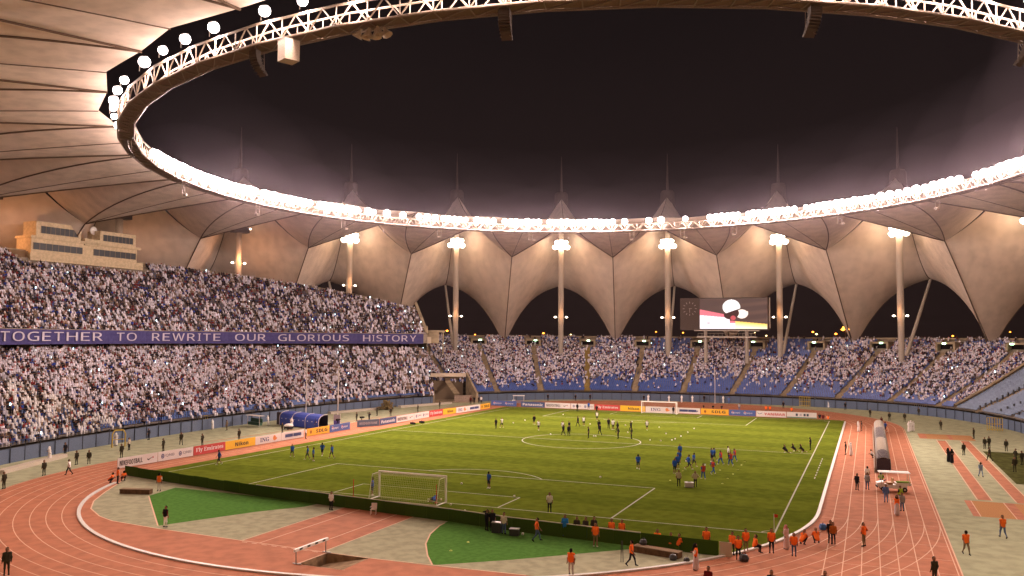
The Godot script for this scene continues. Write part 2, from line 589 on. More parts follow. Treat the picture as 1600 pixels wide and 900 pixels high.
# a spectator in the stands: one low-poly surface, robe or shirt, arms and head
func spectator_mesh(kind: int) -> ArrayMesh:
	var key := "spectator%d" % kind
	if meshes.has(key): return meshes[key]
	var robe: Color = [Color(0.76, 0.74, 0.74), Color(0.74, 0.72, 0.7), Color(0.03, 0.07, 0.3), Color(0.022, 0.022, 0.028), Color(0.2, 0.03, 0.03), Color(0.16, 0.15, 0.15), Color(0.05, 0.04, 0.04), Color(0.72, 0.7, 0.68), Color(0.3, 0.22, 0.15)][kind]
	var cover: Color = [Color(0.76, 0.74, 0.74), HAIR, HAIR, HAIR, HAIR, HAIR, Color(0.78, 0.76, 0.75), Color(0.45, 0.12, 0.1), Color(0.74, 0.72, 0.7)][kind]
	var legs: Color = robe if kind < 2 or kind > 5 else [NAVY, NAVY, NAVY, BLACK, JEANS, JEANS][kind]
	var st := begin()
	# sitting: lap and shins in front, trunk, head; front is -z
	st.set_color(legs)
	box(st, Vector3(0, 0.5, -0.22), Vector3(0.34, 0.15, 0.42))
	box(st, Vector3(0, 0.24, -0.38), Vector3(0.3, 0.46, 0.13))
	st.set_color(robe)
	lathe(st, [Vector2(0.19, 0.44), Vector2(0.2, 0.72), Vector2(0.22, 0.92), Vector2(0.16, 1.02), Vector2(0.055, 1.06)], 6, Vector3.ZERO, Basis.IDENTITY.scaled(Vector3(1, 1, 0.7)))
	for x in [-1.0, 1.0]:
		tube(st, Vector3(0.21 * x, 0.96, 0), Vector3(0.26 * x, 0.7, -0.04), 0.06, 0.05, 4)
		st.set_color(robe if kind < 2 else SKIN)
		tube(st, Vector3(0.26 * x, 0.7, -0.04), Vector3(0.13 * x, 0.62, -0.26), 0.045, 0.035, 4)
		st.set_color(robe)
	st.set_color(SKIN)
	lathe(st, [Vector2(0.05, 1.02), Vector2(0.075, 1.1), Vector2(0.09, 1.2), Vector2(0.0, 1.3)], 6, Vector3(0, 0, -0.02))
	st.set_color(cover)
	if kind == 0 or kind > 5:
		lathe(st, [Vector2(0.17, 1.0), Vector2(0.13, 1.14), Vector2(0.115, 1.26), Vector2(0.0, 1.33)], 6, Vector3(0, 0, 0.035))
	else:
		lathe(st, [Vector2(0.08, 1.12), Vector2(0.1, 1.22), Vector2(0.0, 1.33)], 6, Vector3(0, 0, 0.025))
	meshes[key] = done(st)
	return meshes[key]

# ------------------------------------------------------------------ the whole place
func _ready() -> void:
	rng.seed = 7
	# camera
	var cam := Camera3D.new()
	cam.name = "camera"
	add_child(cam)
	cam.position = Vector3(41.4, 15.86, 125.19)
	cam.rotation = Vector3(0.0598, 0.4021, 0.0071)
	cam.rotation_order = EULER_ORDER_YXZ
	cam.fov = 37.92
	cam.near = 0.3
	cam.far = 6000.0
	# night sky, haze and exposure
	var sky_m := ProceduralSkyMaterial.new()
	sky_m.sky_top_color = Color(0.105, 0.085, 0.088)
	sky_m.sky_horizon_color = Color(0.17, 0.12, 0.11)
	sky_m.sky_curve = 0.1
	sky_m.ground_bottom_color = Color(0.08, 0.06, 0.055)
	sky_m.ground_horizon_color = Color(0.17, 0.11, 0.09)
	sky_m.sun_angle_max = 1.0
	var env := Environment.new()
	env.background_mode = Environment.BG_SKY
	env.sky = Sky.new()
	env.sky.sky_material = sky_m
	env.background_energy_multiplier = 0.45
	env.tonemap_mode = Environment.TONE_MAPPER_LINEAR
	env.tonemap_exposure = 1.1
	env.sdfgi_enabled = true
	env.ssao_enabled = true
	env.ssil_enabled = true
	env.fog_enabled = true
	env.fog_density = 0.00004
	env.volumetric_fog_enabled = true
	env.volumetric_fog_density = 0.0
	env.fog_light_color = Color(0.95, 0.85, 0.88)
	var we := WorldEnvironment.new()
	we.name = "environment"
	we.environment = env
	add_child(we)
	var moon := DirectionalLight3D.new()
	moon.name = "moonlight"
	moon.rotation_degrees = Vector3(-55, 30, 0)
	moon.light_energy = 0.004
	moon.light_color = Color(1, 0.9, 0.8)
	moon.light_angular_distance = 0.5
	moon.shadow_enabled = true
	moon.sky_mode = DirectionalLight3D.SKY_MODE_LIGHT_ONLY
	add_child(moon)

	grain = noise_image(256, 0.06, 4, 0.72, 1.0, 3)
	blotch = noise_image(256, 0.012, 5, 0.7, 1.0, 5)
	worn = noise_image(512, 0.03, 6, 0.88, 1.05, 21)
	weave = noise_image(256, 0.02, 3, 0.86, 1.0, 9)
	turf = noise_image(512, 0.03, 6, 0.84, 1.0, 11)
	setting()
	stands()
	ring_truss()
	for k in 24:
		canopy(k)
	for k in 24:
		mast(k)
	floodlights()
	ring_fittings()
	scoreboard()
	press_box()
	banner()
	corner_tunnel()
	boards()
	pitch_furniture()
	trackside()
	crowd()
	people()
	city_lights()
	ring_haze()

# ------------------------------------------------------------------ ground, pitch, track
func setting() -> void:
	var st := begin()
	quad(st, Vector3(-2500, -1.2, -2500), Vector3(2500, -1.2, -2500), Vector3(2500, -1.2, 2500), Vector3(-2500, -1.2, 2500))
	structure("ground", done(st), paint("desert", Color(0.16, 0.12, 0.08), 0.95, blotch, 0.02))
	# apron inside the stands
	var rim := PackedVector2Array()
	for i in 144:
		var p := pol(i * 2.5, front(i * 2.5) + 1.0, 0)
		rim.append(Vector2(p.x, p.z))
	structure("apron", done(with_pit(rim, 0.0)), paint("apron", Color(0.38, 0.395, 0.26), 0.9, worn, 0.03))
	var red := paint("track red", Color(0.455, 0.183, 0.103), 0.85, worn, 0.035)
	var cream := paint("track line", Color(0.74, 0.5, 0.35), 0.8, worn, 0.35)
	var white := paint("white line", Color(0.8, 0.78, 0.72), 0.7, grain, 1.0)
	structure("running_track", done(with_pit(oval(47.0), 0.006)), red)
	structure("sprint_chute", done(poly(PackedVector2Array([Vector2(37.0, 43), Vector2(47.0, 43), Vector2(47.0, 84), Vector2(37.0, 84)]), 0.011)), red)
	# lanes: eight of 1.22 m, straights run on into the chute
	st = begin()
	for k in range(1, 9):
		strip(st, oval(37.0 + 1.22 * k, 42.2, 72), 0.07, 0.02, true)
		line2(st, Vector2(37.0 + 1.22 * k, 42.2), Vector2(37.0 + 1.22 * k, 84), 0.07, 0.024)
	for z in [31.5, 22.0, 10.0, -12.0, 44.0, 47.5, 51.5, 56.0, 60.0, 65.0, 70.0]:
		line2(st, Vector2(37.2 if z < 50 else 38.5, z), Vector2(46.8, z), 0.05, 0.028)
	var lanes := structure("lane_markings", done(st), cream)
	# kerb: raised white edge along the inside of lane one, from the far corner round the near bend
	st = begin()
	var kerb := PackedVector2Array([Vector2(36.9, -52)])
	kerb.append_array(arc2(Vector2(0, 42.2), 36.9, 0, 155, 60))
	for i in kerb.size() - 1:
		var a := Vector3(kerb[i].x, 0.06, kerb[i].y)
		var b := Vector3(kerb[i + 1].x, 0.06, kerb[i + 1].y)
		var f := frame_to(b - a)
		var d := (b - a)
		var m := (a + b) / 2
		var bs := Basis(Vector3.UP.cross(d.normalized()), Vector3.UP, d.normalized())
		box(st, m, Vector3(0.3, 0.14, d.length() + 0.01), bs)
	structure("track_kerb", done(st), paint("kerb white", Color(0.82, 0.8, 0.74), 0.6, grain, 0.7))
	# near bend infield: beige floor, runway, green carpets
	var beige := paint("beige floor", Color(0.375, 0.37, 0.25), 0.9, worn, 0.045)
	var floor_edge := PackedVector2Array([Vector2(-36.0, 54), Vector2(-33.2, 57.5), Vector2(-30.0, 62.2), Vector2(-27.2, 65.9), Vector2(-24.4, 68.6), Vector2(-21, 70.6), Vector2(-18.5, 71.5), Vector2(-13, 72.05), Vector2(-4, 72.4), Vector2(4.5, 72.7)])
	var right_edge := PackedVector2Array([Vector2(13.1, 72.65), Vector2(19.0, 72.2), Vector2(21.5, 72.0), Vector2(27, 67), Vector2(31.3, 61.8), Vector2(34.0, 56)])
	var whole := floor_edge.duplicate()
	whole.append(Vector2(7.5, 72.8))
	whole.append_array(right_edge)
	structure("infield_floor", done(poly(whole, 0.012)), beige)
	st = begin()
	strip(st, floor_edge, 0.12, 0.02)
	line2(st, Vector2(4.5, 72.7), Vector2(4.4, 76.2), 0.14, 0.03)
	line2(st, Vector2(7.5, 72.78), Vector2(20.0, 72.1), 0.12, 0.02)
	line2(st, Vector2(4.5, 72.7), Vector2(7.5, 72.78), 0.12, 0.03)
	line2(st, Vector2(4.4, 76.25), Vector2(8.3, 76.1), 0.06, 0.02)
	structure("infield_edge_lines", done(st), cream)
	structure("javelin_runway", done(poly(PackedVector2Array([Vector2(-3.8, 56), Vector2(4.05, 57), Vector2(4.05, 72.72), Vector2(-3.6, 72.5)]), 0.018)), red)
	st = begin()
	for x in [-3.75, -1.95, 2.2, 4.02]:
		line2(st, Vector2(x, 57.5), Vector2(x, 72.5), 0.1, 0.024)
	for i in 8:
		line2(st, Vector2(-3.4 + i * 0.95, 72.75 + 0.02 * i), Vector2(-2.9 + i * 0.95, 72.76 + 0.02 * i), 0.12, 0.024)
	structure("runway_lines", done(st), cream)
	var carpet := paint("green carpet", Color(0.09, 0.215, 0.045), 0.95, worn, 0.09)
	structure("green_carpet", done(poly(PackedVector2Array([Vector2(-25.6, 57.2), Vector2(-24.5, 61.7), Vector2(-13.5, 71.3), Vector2(-9.9, 63.4), Vector2(-7.4, 59.7), Vector2(-7.0, 57.5)]), 0.018)), carpet)
	structure("green_carpet", done(poly(PackedVector2Array([Vector2(7.6, 59.0), Vector2(7.8, 61.5), Vector2(8.52, 64.4), Vector2(9.73, 67.35), Vector2(11.5, 70.3), Vector2(13.1, 72.55), Vector2(17.6, 68.9), Vector2(24.6, 62.3), Vector2(25.5, 60.0)]), 0.018)), carpet)
	st = begin()
	strip(st, PackedVector2Array([Vector2(7.7, 60.3), Vector2(7.8, 61.5), Vector2(8.52, 64.4), Vector2(9.73, 67.35), Vector2(11.5, 70.3), Vector2(13.1, 72.5)]), 0.12, 0.024)
	line2(st, Vector2(-24.5, 61.8), Vector2(-13.5, 71.3), 0.12, 0.024)
	structure("carpet_edge_lines", done(st), cream)
	# sunken steeplechase pit: dark beige walls and floor
	st = begin()
	quad(st, Vector3(4.5, -0.75, 72.85), Vector3(8.1, 0.006, 72.85), Vector3(8.1, 0.006, 76.1), Vector3(4.5, -0.75, 76.1))
	for z in [72.85, 76.1]:
		quad(st, Vector3(4.5, -0.75, z), Vector3(4.5, 0.03, z), Vector3(8.1, 0.03, z), Vector3(8.1, 0.0, z))
	quad(st, Vector3(4.5, -0.75, 72.85), Vector3(4.5, 0.03, 72.85), Vector3(4.5, 0.03, 76.1), Vector3(4.5, -0.75, 76.1))
	structure("steeplechase_pit", done(st), paint("pit walls", Color(0.42, 0.3, 0.19), 0.9, blotch, 0.3))
	# pitch, mown in bands
	var field_edge := PackedVector2Array([Vector2(-36.4, -55.0), Vector2(36.8, -55.0), Vector2(36.8, 42.2)])
	field_edge.append_array(arc2(Vector2(0, 42.2), 36.8, 1, 31, 12))
	for v in [Vector2(25.1, 61.4), Vector2(14.1, 60.6), Vector2(7.7, 59.6), Vector2(-15.0, 57.3), Vector2(-36.4, 53.7)]:
		field_edge.append(v)
	var lawn := [begin(), begin()]
	for i in 24:
		var z0 := -57.75 + i * 5.25
		var band := PackedVector2Array([Vector2(-60, z0), Vector2(60, z0), Vector2(60, z0 + 5.25), Vector2(-60, z0 + 5.25)])
		for piece in Geometry2D.intersect_polygons(field_edge, band):
			poly(piece, 0.016, lawn[i % 2])
	var g0 := paint("grass light", Color(0.132, 0.166, 0.019), 0.95, turf, 0.035)
	var g1 := paint("grass dark", Color(0.11, 0.143, 0.016), 0.95, turf, 0.035)
	tag(structure("pitch_grass", done(lawn[0]), g0), "", "", "", "structure")
	tag(structure("pitch_grass", done(lawn[1]), g1), "", "", "", "structure")
	# touchlines and the rest
	st = begin()
	var y := 0.022
	for x in [-34.0, 34.0]: line2(st, Vector2(x, -52.5), Vector2(x, 52.5), 0.14, y)
	for z in [-52.5, 0.0, 52.5]: line2(st, Vector2(-34, z), Vector2(34, z), 0.14, y + 0.004)
	strip(st, arc2(Vector2.ZERO, 9.15, 0, 360, 64), 0.16, y + 0.008)
	for s in [-1.0, 1.0]:
		for b in [[20.16, 36.0], [9.16, 47.0]]:
			for x in [-b[0], b[0]]: line2(st, Vector2(x, b[1] * s), Vector2(x, 52.4 * s), 0.15, y + 0.004)
			line2(st, Vector2(-b[0], b[1] * s), Vector2(b[0], b[1] * s), 0.14, y + 0.008)
		var ar := PackedVector2Array()
		for i in 25:
			var t := deg_to_rad(lerpf(-53.0, 53.0, i / 24.0))
			ar.append(Vector2(sin(t) * 9.15, (41.5 - cos(t) * 9.15) * s))
		strip(st, ar, 0.14, y)
		for x in [-34.0, 34.0]:
			var c := PackedVector2Array()
			for i in 9:
				var t := PI / 2 * i / 8.0
				c.append(Vector2(x - signf(x) * cos(t), (52.5 - sin(t)) * s))
			strip(st, c, 0.12, y + 0.008)
	for i in 9: line2(st, Vector2(35.4, 4 + i * 2.1), Vector2(35.4, 5.2 + i * 2.1), 0.12, y)
	structure("pitch_markings", done(st), paint("chalk", Color(0.62, 0.62, 0.5), 0.9, grain, 1.5))
	# right-hand apron: two red run-ups, sand pits, a dark green patch
	structure("long_jump_runway", done(poly(PackedVector2Array([Vector2(51.2, -26), Vector2(52.35, -26), Vector2(52.4, 28.3), Vector2(51.25, 28.3)]), 0.006)), red)
	structure("long_jump_runway", done(poly(PackedVector2Array([Vector2(54.6, -27), Vector2(55.75, -27), Vector2(55.8, 28.8), Vector2(54.62, 28.8)]), 0.006)), red)
	structure("runway_frame", done(poly(PackedVector2Array([Vector2(49.9, 29.2), Vector2(50.5, 29.2), Vector2(50.5, 37.5), Vector2(49.9, 37.5)]), 0.006)), red)
	structure("runway_frame", done(poly(PackedVector2Array([Vector2(53.35, 29.2), Vector2(54.2, 29.2), Vector2(54.2, 37.5), Vector2(53.35, 37.5)]), 0.006)), red)
	structure("runway_frame", done(poly(PackedVector2Array([Vector2(48.8, -36), Vector2(49.95, -36), Vector2(49.95, -28), Vector2(48.8, -28)]), 0.006)), red)
	structure("runway_frame", done(poly(PackedVector2Array([Vector2(53.2, -36), Vector2(53.75, -36), Vector2(53.75, -28), Vector2(53.2, -28)]), 0.006)), red)
	var sand := paint("pit sand", Color(0.6, 0.32, 0.15), 0.95, grain, 0.6)
	for r in [[49.95, 53.2, -36.0, -28.0], [53.75, 56.9, -36.0, -28.0], [50.5, 53.35, 29.2, 37.5], [54.2, 58.0, 29.2, 37.5]]:
		structure("sand_pit", done(poly(PackedVector2Array([Vector2(r[0], r[2]), Vector2(r[1], r[2]), Vector2(r[1], r[3]), Vector2(r[0], r[3])]), 0.006)), sand)
	structure("green_patch", done(poly(PackedVector2Array([Vector2(56.3, -14.3), Vector2(63.5, -14.3), Vector2(63.5, 16), Vector2(56.3, 16)]), 0.006)), paint("worn green", Color(0.1, 0.105, 0.035), 0.95, blotch, 0.15))
	st = begin()
	for x in [47.0, 51.15, 52.45, 54.55, 55.85]:
		var z1: float = 84.0 if x == 47.0 else 28.5
		line2(st, Vector2(x, -42.0 if x == 47.0 else -27.0), Vector2(x, z1), 0.1, 0.026)
	for x in [50.5, 53.35]: line2(st, Vector2(x, 29.2), Vector2(x, 37.5), 0.08, 0.012)
	structure("apron_lines", done(st), cream)
	# a thin red line and a pale kerb on the left apron
	st = begin()
	strip(st, PackedVector2Array([Vector2(-50.5, 27), Vector2(-49.5, 12), Vector2(-49, 2), Vector2(-48.5, -20)]), 0.4, 0.006)
	structure("left_apron_line", done(st), red)
	st = begin()
	for seg in [[Vector2(-49.9, 59.1), Vector2(-55.3, 46.5)], [Vector2(-61.3, -20.5), Vector2(-57.6, -36.3)], [Vector2(-56.5, -40.5), Vector2(-51.5, -56)]]:
		var d: Vector2 = seg[1] - seg[0]
		box(st, Vector3((seg[0].x + seg[1].x) / 2, 0.22, (seg[0].y + seg[1].y) / 2), Vector3(1.0, 0.45, d.length()), Basis(Vector3.UP, atan2(d.x, d.y)))
	structure("apron_kerb", done(st), paint("pale concrete", Color(0.72, 0.64, 0.52), 0.8, grain, 0.6))

# a sheet with the sunken steeplechase pit left open
func with_pit(edge: PackedVector2Array, y: float) -> SurfaceTool:
	var st := begin()
	for r in [[-200.0, 4.5, -200.0, 200.0], [8.1, 200.0, -200.0, 200.0], [4.5, 8.1, -200.0, 72.85], [4.5, 8.1, 76.1, 200.0]]:
		var win := PackedVector2Array([Vector2(r[0], r[2]), Vector2(r[1], r[2]), Vector2(r[1], r[3]), Vector2(r[0], r[3])])
		for piece in Geometry2D.intersect_polygons(edge, win):
			poly(piece, y, st)
	return st

# ------------------------------------------------------------------ stands
func terrace(th0: float, th1: float, upper: bool) -> ArrayMesh:
	var st := begin()
	var n := int(ceil((th1 - th0) / 2.0))
	for i in n:
		var a := lerpf(th0, th1, float(i) / n)
		var b := lerpf(th0, th1, float(i + 1) / n)
		var mid := (a + b) / 2
		var r0 := 90.0 if upper else front(mid)
		var r1 := upper_back(mid) if upper else lower_rim(mid)
		var rows := int((r1 - r0) / 0.85)
		for k in rows:
			if not upper and absf(mid + 40.4) < 4.1 and lerpf(r0, r1, float(k) / rows) < 93.6: continue
			var s0 := float(k) / rows
			var s1 := float(k + 1) / rows
			var ra := lerpf(90.0 if upper else front(a), upper_back(a) if upper else lower_rim(mid), s0)
			var rb := lerpf(90.0 if upper else front(b), upper_back(b) if upper else lower_rim(mid), s0)
			var ra1 := lerpf(90.0 if upper else front(a), upper_back(a) if upper else lower_rim(mid), s1)
			var rb1 := lerpf(90.0 if upper else front(b), upper_back(b) if upper else lower_rim(mid), s1)
			var h := upper_height((ra + rb) / 2) if upper else lower_height(mid, (ra + rb) / 2)
			var hn := upper_height((ra1 + rb1) / 2) if upper else lower_height(mid, (ra1 + rb1) / 2)
			quad(st, pol(a, ra, h), pol(a, ra1, h), pol(b, rb1, h), pol(b, rb, h))
			quad(st, pol(a, ra1, h), pol(a, ra1, hn), pol(b, rb1, hn), pol(b, rb1, h))
	return done(st)

func ring_wall(th0: float, th1: float, r: Callable, h0: float, h1: float, thick := 0.2, step := 2.0) -> ArrayMesh:
	var st := begin()
	var n := maxi(1, int(ceil((th1 - th0) / step)))
	for i in n:
		var a := lerpf(th0, th1, float(i) / n)
		var b := lerpf(th0, th1, float(i + 1) / n)
		var ra: float = r.call(a)
		var rb: float = r.call(b)
		quad(st, pol(a, ra, h0), pol(a, ra, h1), pol(b, rb, h1), pol(b, rb, h0))
		quad(st, pol(a, ra, h1), pol(a, ra + thick, h1), pol(b, rb + thick, h1), pol(b, rb, h1))
		quad(st, pol(a, ra + thick, h1), pol(a, ra + thick, h0), pol(b, rb + thick, h0), pol(b, rb + thick, h1))
	return done(st)

func stands() -> void:
	var concrete := paint("stand concrete", Color(0.36, 0.3, 0.23), 0.9, blotch, 0.12)
	var blue_wall := paint("blue wall", Color(0.13, 0.18, 0.28), 0.7, grain, 0.4)
	var tan := paint("tan plaster", Color(0.5, 0.4, 0.27), 0.9, blotch, 0.15)
	var dark := paint("dark opening", Color(0.012, 0.01, 0.01), 0.9)
	var iron := paint("dark iron", Color(0.02, 0.025, 0.035), 0.5)
	var low := thing("lower_grandstand", "left lower stand packed with spectators under the purple banner", "grandstand", Vector3(-64, 0, 0))
	var low_off := -low.position
	part("terrace", terrace(-136.8, -45.0, false), concrete, low, low_off)
	part("front_wall", ring_wall(-136.8, -45.0, func(a): return front(a), 0.0, 1.75), blue_wall, low, low_off)
	part("back_wall", ring_wall(-136.8, -45.0, func(_a): return 94.5, 12.0, 16.6), tan, low, low_off)
	part("walkway", ring_wall(-136.8, -45.0, func(_a): return 91.0, 12.6, 13.2, 3.5), concrete, low, low_off)
	for i in 14:                    # dark passages in the back wall
		var st := begin()
		var a := -133.0 + i * 6.6
		box(st, pol(a, 94.2, 13.9), Vector3(2.6, 2.4, 0.8), Basis(Vector3.UP, deg_to_rad(-a)))
		part("passage", done(st), dark, low, low_off)
	var end := thing("end_grandstand", "far curved stand with blue seats, sloping aisles and dark gateways", "grandstand", Vector3(0, 0, -90))
	var off := -end.position
	part("terrace", terrace(-44.2, 223.0, false), concrete, end, off)
	part("front_wall", ring_wall(-36.2, 223.0, func(a): return front(a), 0.0, 1.8), blue_wall, end, off)
	part("rim_wall", ring_wall(-44.2, 223.0, func(_a): return LOWER_RIM, 12.0, 16.7, 0.4), tan, end, off)
	# railing on the front wall: posts and two rails
	for who in [[low, -136.0, -45.0], [end, -36.0, 64.0]]:
		var a: float = who[1]
		var host: Node3D = who[0]
		var rail := []
		while a < who[2]:
			var p := pol(a, front(a) - 0.08, 0)
			part("fence_post", bar(Vector3.ZERO, Vector3(0, 2.3, 0), 0.06, 5), iron, host, p - host.position)
			rail.append(Vector3(p.x, 2.28, p.z) - host.position)
			a += rad_to_deg(2.5 / front(a))
		part("top_rail", cable(rail, 0.04), iron, host)
		var lower := []
		for v in rail: lower.append(v - Vector3(0, 0.45, 0))
		part("middle_rail", cable(lower, 0.03), iron, host)
	# aisles, gateways and their lit signs round the far end
	var sign_m := glow("gateway sign light", Color(0.75, 1.0, 0.8), 9.0)
	for k in range(4, 16):
		var th := PHASE - 3.75 + 7.5 * k - 0.0
		if th < -43.0 or th > 62.0: continue
		var st := begin()
		var r0 := front(th) + 0.2
		var rows := int((124.0 - r0) / 0.425)
		for i in rows:
			var ra := lerpf(r0, 124.0, float(i) / rows)
			var rb := lerpf(r0, 124.0, float(i + 1) / rows)
			var h := lower_height(th, rb) + 0.06
			var w := 0.75
			var s := pol(th + 90.0, w, 0, Vector3.ZERO)
			quad(st, pol(th, ra, h) - s, pol(th, rb, h) - s, pol(th, rb, h) + s, pol(th, ra, h) + s)
			quad(st, pol(th, ra, h - 0.3) - s, pol(th, ra, h) - s, pol(th, ra, h) + s, pol(th, ra, h - 0.3) + s)
		var pm := paint("aisle ochre", Color(0.42, 0.3, 0.1), 0.9, blotch, 0.2) if k == 7 else paint("aisle stone", Color(0.4, 0.31, 0.2), 0.9, blotch, 0.2)
		part("aisle", done(st), pm, end, off)
		var bs := Basis(Vector3.UP, deg_to_rad(-th))
		st = begin()
		for s in [-1.0, 1.0]:          # side walls with a slope, lintel
			box(st, pol(th, 127.0, 13.9) + bs * Vector3(2.1 * s, 0, 0), Vector3(0.5, 3.4, 5.4), bs)
		box(st, pol(th, 126.8, 15.4) , Vector3(4.7, 0.5, 5.0), bs)
		part("gateway", done(st), tan, end, off)
		st = begin()
		box(st, pol(th, 127.6, 13.7), Vector3(3.6, 2.8, 3.0), bs)
		part("gateway_opening", done(st), dark, end, off)
		part("gateway_sign", box_mesh(Vector3(0.8, 0.34, 0.15)), sign_m, end, pol(th + rng.randf_range(-0.4, 0.4), 124.2, 15.3) + off).rotation_degrees.y = -th
	# the aisle between the packed stand and the empty seats
	var st2 := begin()
	for i in 46:
		var ra := front(37.8) + i * 0.9
		tube(st2, pol(37.8, ra, lower_height(37.8, ra) + 0.75), pol(37.8, ra + 0.9, lower_height(37.8, ra + 0.9) + 0.75), 0.35, 0.35, 4, false)
	part("dividing_wall", done(st2), tan, end, off)
	# handrails down the empty section
	for th in [42.0, 46.5, 51.0, 55.5]:
		var r := front(th) + 1.0
		while r < 126.0:
			part("aisle_post", bar(Vector3.ZERO, Vector3(0, 1.0, 0), 0.16, 4), iron, end, pol(th, r, lower_height(th, r)) + off)
			r += 1.7
	# seats
	seats(end, -44.0, 37.4, Color(0.036, 0.085, 0.32), 1.0)
	seats(end, 38.2, 66.0, Color(0.13, 0.19, 0.3), 1.0)
	seats(low, -136.0, -45.0, Color(0.04, 0.1, 0.3), 0.28)
	# upper tier
	var up := thing("upper_grandstand", "crescent shaped upper tier on the left, full of spectators", "grandstand", Vector3(-95, 0, 0))
	var uo := -up.position
	part("terrace", terrace(-136.8, -44.2, true), concrete, up, uo)
	part("parapet", ring_wall(-136.8, -44.2, func(_a): return 89.7, 14.5, 16.9, 0.3), paint("parapet", Color(0.4, 0.33, 0.25), 0.9, blotch, 0.2), up, uo)
	part("soffit", ring_wall(-136.8, -44.2, func(_a): return 90.0, 14.5, 14.8, 5.0), concrete, up, uo)
	var st3 := begin()
	for i in 46:
		var a := -136.8 + 92.6 * i / 46.0
		var b := -136.8 + 92.6 * (i + 1) / 46.0
		var ha := upper_height(upper_back(a))
		var hb := upper_height(upper_back(b))
		quad(st3, pol(a, upper_back(a), ha - 2), pol(a, upper_back(a), ha + 0.5), pol(b, upper_back(b), hb + 0.5), pol(b, upper_back(b), hb - 2))
		quad(st3, pol(a, upper_back(a) + 0.4, ha - 20), pol(a, upper_back(a) + 0.4, ha + 0.5), pol(b, upper_back(b) + 0.4, hb + 0.5), pol(b, upper_back(b) + 0.4, hb - 20))
		quad(st3, pol(a, upper_back(a), ha + 0.5), pol(a, upper_back(a) + 0.4, ha + 0.5), pol(b, upper_back(b) + 0.4, hb + 0.5), pol(b, upper_back(b), hb + 0.5))
	part("back_wall", done(st3), tan, up, uo)
	var st4 := begin()              # raking end wall
	var e := -44.2
	for i in 12:
		var ra := 89.7 + i
		var rb := 90.7 + i
		tube(st4, pol(e, ra, upper_height(ra) + 0.7), pol(e, rb, upper_height(rb) + 0.7), 0.5, 0.5, 4, false)
		quad(st4, pol(e, ra, 13.0), pol(e, ra, upper_height(ra) + 0.7), pol(e, rb, upper_height(rb) + 0.7), pol(e, rb, 13.0))
	part("end_wall", done(st4), tan, up, uo)
	# stair head at the tier's end
	var hut := thing("stair_head", "beige stair head block at the right end of the upper tier", "stair block", pol(-43.0, 95.0, 14.6), 43.0)
	part("walls", box_mesh(Vector3(5.0, 3.0, 4.0), Vector3(-0.5, 1.3, 0)), tan, hut)
	part("roof", box_mesh(Vector3(6.6, 0.5, 4.6), Vector3(0.3, 2.9, 0)), tan, hut)
	part("balcony", box_mesh(Vector3(4.0, 1.6, 1.0), Vector3(-2.3, 0.6, 2.6)), paint("pale wall", Color(0.62, 0.52, 0.4), 0.9), hut)
	part("column", bar(Vector3(3.2, -3, 1.8), Vector3(3.2, 2.7, 1.8), 0.2, 8), tan, hut)
	part("vent", bar(Vector3(-0.8, 3.1, 0), Vector3(-0.8, 4.3, 0), 0.35, 8), tan, hut)

func seats(host: Node3D, th0: float, th1: float, c: Color, depth: float) -> void:
	var st := begin()
	box(st, Vector3(0, 0.4, 0), Vector3(0.44, 0.06, 0.42))
	box(st, Vector3(0, 0.62, 0.2), Vector3(0.44, 0.4, 0.06), Basis(Vector3.RIGHT, 0.15))
	var m := done(st)
	var where := []
	var tints := PackedColorArray()
	for k in 60:
		var step := rad_to_deg(0.54 / 100.0)
		var th := th0
		while th < th1:
			var f := front(th)
			var rim := lower_rim(th)
			var rows := int((rim - f) / 0.85)
			var r := f + (k + 0.5) * (rim - f) / rows
			if r > f + (rim - f) * depth or r > rim - 1.0: 
				th += 4.0
				continue
			step = rad_to_deg(0.54 / r)
			var row_r := f + k * (rim - f) / rows
			if not near_aisle(th, r, 0.85) and not (absf(th + 40.3) < 4.0 and r < 93.0):
				where.append(Transform3D(Basis(Vector3.UP, deg_to_rad(-th + 180)) , pol(th, r, lower_height(th, row_r))))
				var v := rng.randf_range(0.8, 1.1)
				tints.append(Color(c.r * v, c.g * v, c.b * v))
			th += step
	scatter("seats", m, tinted("seat plastic", 0.45), where, host, tints)
	var mm: MultiMeshInstance3D = host.get_child(host.get_child_count() - 1)
	mm.position = -host.position

func near_aisle(th: float, r: float, half: float) -> bool:
	if th < -44.0 or th > 66.0: return false
	var k := roundf((th - (PHASE - 3.75)) / 7.5)
	var a := PHASE - 3.75 + 7.5 * k
	var d := absf(deg_to_rad(th - a)) * r
	return d < half or (r > 123.0 and d < 2.6)

